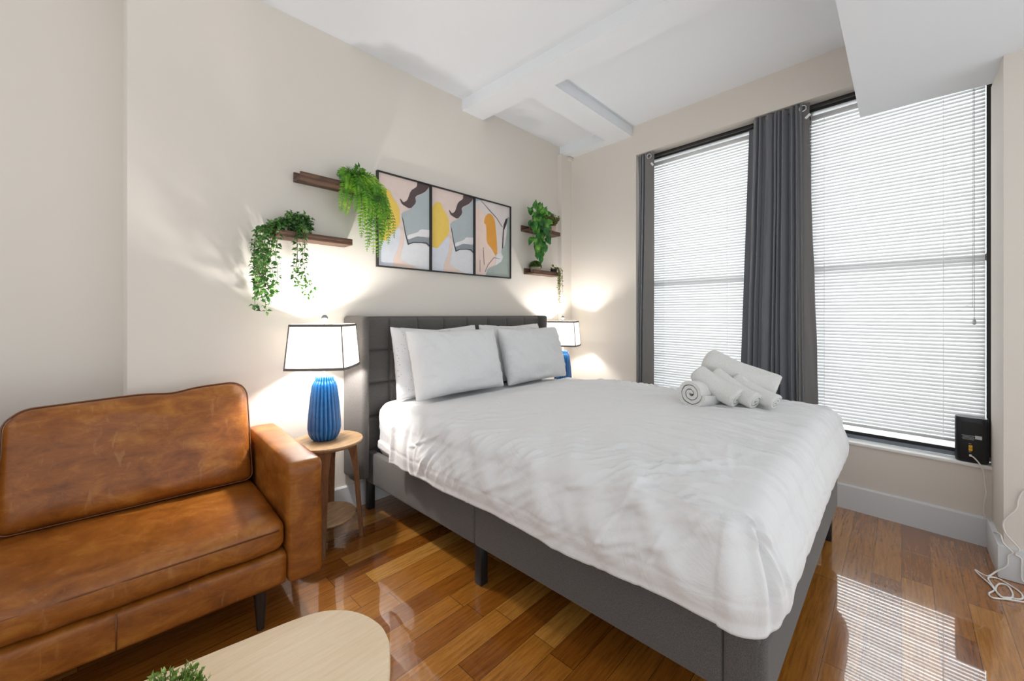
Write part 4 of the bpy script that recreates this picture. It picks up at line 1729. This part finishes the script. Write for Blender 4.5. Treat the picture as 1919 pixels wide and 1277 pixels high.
top = Vector((1.13, 2.40, zb + 0.06))
ends = [(1.02, 2.34, 1.80), (1.045, 2.33, 1.78), (1.03, 2.36, 1.985), (1.20, 2.30, 1.57), (1.22, 2.28, 1.55), (1.16, 2.30, 1.58), (1.25, 2.30, 1.60), (1.27, 2.32, 1.66),
        (1.13, 2.31, 1.66), (1.30, 2.30, 1.64), (1.33, 2.35, 1.74), (1.31, 2.36, 1.85), (1.25, 2.28, 1.70), (1.18, 2.28, 1.72), (1.21, 2.31, 1.80), (1.09, 2.30, 1.80),
        (1.15, 2.27, 1.76), (1.26, 2.36, 1.98), (1.22, 2.42, 2.045), (1.07, 2.36, 2.04), (1.28, 2.30, 1.78), (1.24, 2.27, 1.62), (1.19, 2.33, 1.62), (1.29, 2.33, 1.70), (1.11, 2.29, 1.72),
        (1.34, 2.30, 1.68), (1.32, 2.33, 1.80), (1.28, 2.30, 1.92), (1.20, 2.27, 1.90), (1.10, 2.28, 1.90), (1.05, 2.33, 1.90), (1.16, 2.36, 2.06), (1.02, 2.38, 2.01)]
for i, e in enumerate(ends):
    e = Vector(e)
    h = rnd.uniform(0.0, 0.035)
    mid = top + (e - top) * rnd.uniform(0.35, 0.6)
    mid.z = max(top.z + h, e.z + 0.02)
    mid.y = min(mid.y, 2.36)
    far = Vector((e.x + (mid.x - e.x) * 0.25, e.y - 0.015, e.z + (mid.z - e.z) * 0.45))
    frond([top, mid, far, e], rnd.uniform(0.030, 0.043))
child(mb, 'fronds', M['leaf_fern'], pf, 0)
child(st, 'stem', M['stem'], pf, 180)


# big leafy plant (pothos) on the window-side upper ledge
def heart_leaf(mb, p, d, nrm, l, w):
    d = d.normalized()
    s = d.cross(nrm)
    if s.length < 1e-3:
        s = d.orthogonal()
    s.normalize()
    nn = s.cross(d)
    prof = [(0.0, 0.0), (0.12, 0.75), (0.35, 1.0), (0.6, 0.72), (0.82, 0.32), (1.0, 0.0)]
    mid = [mb.bm.verts.new(p + d * (l * t) - nn * (l * 0.28 * t * t)) for t, _ in prof]
    for sg in (1, -1):
        side = [mid[0]] + [mb.bm.verts.new(p + d * (l * (t - 0.06 * (t < 0.2))) + s * (sg * w * 0.5 * k) + nn * (w * 0.13 * k) - nn * (l * 0.28 * t * t)) for t, k in prof[1:-1]] + [mid[-1]]
        for i in range(len(prof) - 1):
            q = [mid[i], mid[i + 1], side[i + 1], side[i]]
            q = list(dict.fromkeys(q))
            if len(q) >= 3:
                if sg < 0:
                    q.reverse()
                mb.bm.faces.new(q)


zb = 1.948 + 0.014
pp = thing('pothos', 'broad-leaved green plant hanging from the upper ledge near the window', 'plant', (2.815, 2.412, zb))
child(pot_mesh((2.815, 2.412, zb), 0.036, 0.044, 0.07), 'pot', M['pot_dark'], pp)
rnd = random.Random(21)
mb, st = MB(), MB()
top = Vector((2.815, 2.40, zb + 0.07))
CAMD = Vector((-0.75, -0.62, 0.1))
for k in range(125):
    a = rnd.uniform(0, 2 * PI)
    if k < 85:
        q_ = math.sqrt(rnd.random())
        e = Vector((2.782 + math.cos(a) * 0.10 * q_, 2.37 - rnd.uniform(0.0, 0.09), 2.035 + math.sin(a) * 0.115 * q_))
    else:
        z_ = rnd.uniform(1.76, 1.93)
        wd = 0.085 * smoothstep(1.70, 1.90, z_) + 0.015
        e = Vector((2.785 + rnd.uniform(-wd, wd), 2.335 + rnd.uniform(-0.03, 0.03), z_))
    st.tube(spline([top, (top + e) / 2 + Vector((0, -0.02, 0.03)), e], 5), 0.0014, 5)
    if e.z > 2.08:
        d = Vector(((e.x - 2.785) * 7, -0.25, rnd.uniform(-0.1, 0.9)))
    else:
        d = Vector(((e.x - 2.785) * 6 + rnd.uniform(-0.4, 0.4), -0.2, -0.8))
    heart_leaf(mb, e, d + rvec(rnd) * 0.25, CAMD + rvec(rnd) * 0.6, rnd.uniform(0.055, 0.085), rnd.uniform(0.036, 0.052))
for k in range(12):
    e = Vector((2.795 + rnd.uniform(-0.035, 0.035), 2.335 + rnd.uniform(-0.02, 0.02), rnd.uniform(1.71, 1.80)))
    heart_leaf(mb, e, Vector((rnd.uniform(-0.7, 0.7), -0.2, -0.8)), CAMD + rvec(rnd) * 0.6, 0.06, 0.036)
st.tube(spline([top, Vector((2.81, 2.34, 1.98)), Vector((2.81, 2.335, 1.8)), Vector((2.81, 2.335, 1.70))], 6), 0.0016, 5)
child(mb, 'foliage', M['leaf_pothos'], pp, 60)
child(st, 'stem', M['stem'], pp, 180)


# small tufted plant beside it
def tuft_plant(root, c, r, h, n, rnd, ll, lw, mat, flare=0.6):
    mb, st = MB(), MB()
    for k in range(n):
        a = rnd.uniform(0, 2 * PI)
        q = math.sqrt(rnd.random())
        b = c + Vector((math.cos(a) * r * 0.5 * q, math.sin(a) * r * 0.5 * q, -0.01))
        e = c + Vector((math.cos(a) * r * q * (1 + flare * 0.5), math.sin(a) * r * q * (1 + flare * 0.5), h * rnd.uniform(0.65, 1.0) * (1 - 0.35 * q)))
        path = spline([b, (b + e) / 2 + Vector((0, 0, h * 0.1)), e], 4)
        st.tube(path, 0.0009, 4)
        for i, p in enumerate(path[2:]):
            for sg in range(2):
                d = (path[-1] - path[0]).normalized() * 0.9 + rvec(rnd) * 0.7
                mb.leaf(p, d, rvec(rnd), ll * rnd.uniform(0.7, 1.2), lw)
    child(mb, 'foliage', mat, root, 0)
    child(st, 'stem', M['stem'], root, 180)


zb = 1.948 + 0.014
pt = thing('potted_herb', 'little olive-green tufted plant in a blush pot on the upper ledge', 'plant', (3.072, 2.405, zb))
child(pot_mesh((3.072, 2.405, zb), 0.031, 0.037, 0.075), 'pot', M['pot_cream'], pt)
child(MB().lathe([(0.031, 0.0), (0.001, 0.004)], 20, (3.072, 2.405, zb + 0.068)), 'soil', M['soil'], pt)
tuft_plant(pt, Vector((3.072, 2.405, zb + 0.075)), 0.052, 0.125, 80, random.Random(3), 0.022, 0.009, M['leaf_olive'])

# moss ball in a stone bowl, lower ledge
zb = 1.566 + 0.014
pm = thing('moss_planter', 'round green moss mound in a wide grey stone pot on the lower ledge', 'plant', (2.835, 2.412, zb))
child(pot_mesh((2.835, 2.412, zb), 0.040, 0.052, 0.052, 0.006), 'pot', M['pot_stone'], pm)
mb = MB()
rnd = random.Random(8)
for k in range(900):
    a = rnd.uniform(0, 2 * PI)
    z = rnd.random()
    rr = math.sqrt(max(0, 1 - z * z))
    nn = Vector((math.cos(a) * rr, math.sin(a) * rr, z))
    p = Vector((2.835, 2.412, zb + 0.052)) + Vector((nn.x * 0.052, nn.y * 0.046, nn.z * 0.05))
    mb.leaf(p, nn + rvec(rnd) * 0.8, rvec(rnd), 0.014, 0.008)
mb.sphere((2.835, 2.412, zb + 0.05), 0.046, 16, (1.08, 0.95, 1))
child(mb, 'moss', M['leaf_moss'], pm, 60)

# string of pearls
ps = thing('string_of_pearls', 'trailing yellow-green succulent in a small black pot, end of the lower ledge', 'plant', (3.105, 2.412, zb))
child(pot_mesh((3.105, 2.412, zb), 0.026, 0.033, 0.055), 'pot', M['pot_dark'], ps)
mb, st = MB(), MB()
rnd = random.Random(31)
top = Vector((3.105, 2.405, zb + 0.06))
for k in range(22):                        # dark crown leaves
    d = rvec(rnd)
    mb.leaf(top + d * 0.02, Vector((d.x, d.y * 0.6, abs(d.z) + 0.3)), rvec(rnd), 0.03, 0.014)
for k in range(15):
    x = 3.108 + rnd.uniform(-0.024, 0.028)
    y = 2.345 + rnd.uniform(-0.018, 0.018)
    zl = rnd.choice([1.26, 1.30, 1.36, 1.40, 1.44, 1.47, 1.50])
    xe = 3.115 + (x - 3.108) * (0.35 if zl < 1.4 else 0.8)
    path = spline([top, Vector((x - 0.01, y + 0.02, zb + 0.065)), Vector((x, y, zb + 0.02)), Vector((x, y, 1.50)), Vector((xe, y, zl))], 10)
    st.tube(path, 0.0009, 4)
    acc = 0
    for a, b in zip(path[:-1], path[1:]):
        acc += (b - a).length
        if acc > 0.010:
            acc = 0
            d = rvec(rnd)
            mb.leaf(b, Vector((d.x, d.y, d.z * 0.4 - 0.25)), rvec(rnd), 0.015, 0.009, 0.3)
child(mb, 'foliage', M['leaf_pearl'], ps, 60)
child(st, 'stem', M['stem'], ps, 180)

# small boxwood on the coffee table
pb = thing('potted_boxwood', 'small leafy green table plant standing on the coffee table', 'plant', (0.103, 0.955, 0.42))
child(pot_mesh((0.103, 0.955, 0.42), 0.026, 0.032, 0.05), 'pot', M['pot_white'], pb)
child(MB().lathe([(0.027, 0.0), (0.001, 0.003)], 20, (0.103, 0.955, 0.464)), 'soil', M['soil'], pb)
tuft_plant(pb, Vector((0.103, 0.955, 0.468)), 0.042, 0.086, 85, random.Random(6), 0.0105, 0.0062, M['leaf_box'], 0.9)

# ------------------------------------------------------------------ router and cables
rr = thing('wifi_router', 'black upright wifi router with yellow ports on the window sill', 'router', W(-0.247, 0.042, ZS + 0.018), WANG)


def rrect(w, d, r, n=6):
    return rounded_poly([(-d / 2, -w / 2, 0), (d / 2, -w / 2, 0), (d / 2, w / 2, 0), (-d / 2, w / 2, 0)], r, n)


mb = MB()
rings = [mb.ring([p * k + Vector((0, 0, z)) for p in rrect(0.122, 0.085, 0.03)]) for k, z in ((0.92, 0.0), (0.97, 0.004), (1.0, 0.02), (1.0, 0.222), (0.985, 0.232), (0.93, 0.236))]
mb.skin(rings)
mb.build('shell', M['router'], rr, 40)
xf = -0.0435
mb = MB().box((xf, 0, 0.112), (0.003, 0.078, 0.20), 0.001)
mb.build('back_panel', M['router_back'], rr)
mb = MB()
for i in range(4):
    mb.box((xf - 0.0022, 0.012, 0.142 - i * 0.0065), (0.0012, 0.046 - 0.006 * (i % 2), 0.003))
o = mb.build('printed_label', M['label_print'], rr, 0)
mb = MB().box((xf - 0.0022, -0.024, 0.137), (0.0012, 0.024, 0.018))
mb.build('sticker', M['label_white'], rr, 0)
for i in range(2):
    mb = MB().box((xf - 0.004, 0.004, 0.086 - i * 0.0155), (0.006, 0.014, 0.0135), 0.001)
    mb.build('ethernet_port', M['port_yellow'], rr, 0)
for zi, hi in ((0.100, 0.003), (0.058, 0.004)):
    MB().box((xf - 0.0022, 0.006, zi), (0.0015, 0.010, hi)).build('port_mark', M['label_print'], rr, 0)

pz = ZS + 0.018
a0 = W(-0.243, -0.004, pz + 0.040)
capts = [a0 + WBN * 0.002, a0 - WBN * 0.012, W(-0.255, -0.020, pz + 0.034), W(-0.275, -0.03, 0.425), W(-0.287, -0.034, 0.389), W(-0.291, -0.032, 0.335), W(-0.296, -0.03, 0.282),
         W(-0.289, -0.03, 0.225), W(-0.289, -0.03, 0.17), W(-0.312, -0.04, 0.135), W(-0.303, -0.05, 0.10)]
capts += [(2.90, -0.325, 0.194), (2.862, -0.331, 0.169), (2.862, -0.357, 0.138), (2.865, -0.345, 0.117), (2.865, -0.342, 0.072), (2.865, -0.31, 0.03)]
coil = [[2.928, -0.282], [2.88, -0.249], [2.835, -0.258], [2.77, -0.282], [2.718, -0.293], [2.679, -0.31], [2.695, -0.332], [2.743, -0.343], [2.808, -0.337], [2.798, -0.311], [2.734, -0.295],
        [2.682, -0.304], [2.699, -0.331], [2.702, -0.348], [2.724, -0.367], [2.781, -0.369], [2.827, -0.342], [2.855, -0.316], [2.847, -0.293], [2.816, -0.282], [2.736, -0.292],
        [2.677, -0.27], [2.647, -0.277], [2.674, -0.323], [2.71, -0.40]]
coil = [[2.85, -0.282]] + coil[1:]
capts += [(x, y, 0.0035 + 0.0006 * (i % 5)) for i, (x, y) in enumerate(coil)]
cab = thing('router_cable', 'thin white cable running from the router down to a loose coil on the floor', 'cable', (2.75, -0.31, 0))
child(MB().tube(spline(capts, 6), 0.0032, 8), 'cord', M['cable'], cab, 180)
child(MB().tube([a0 + WBN * 0.001, a0 - WBN * 0.010], 0.0055, 12), 'plug', M['white_plastic'], cab)
bpts = [(2.885, -0.62, 0.47), (2.885, -0.50, 0.455), (2.884, -0.42, 0.43), (2.884, -0.391, 0.414), (2.884, -0.376, 0.369), (2.882, -0.37, 0.327), (2.880, -0.335, 0.264), (2.875, -0.339, 0.213),
        (2.864, -0.376, 0.16), (2.866, -0.366, 0.131), (2.868, -0.383, 0.116), (2.866, -0.383, 0.064), (2.862, -0.39, 0.02), (2.83, -0.45, 0.0035), (2.78, -0.55, 0.0035)]
tag(MB().tube(spline(bpts, 8), 0.0032, 8).build('wall_cable', M['cable'], None, 180), 'thin white cable looping over the wall stub above the coil', 'cable')
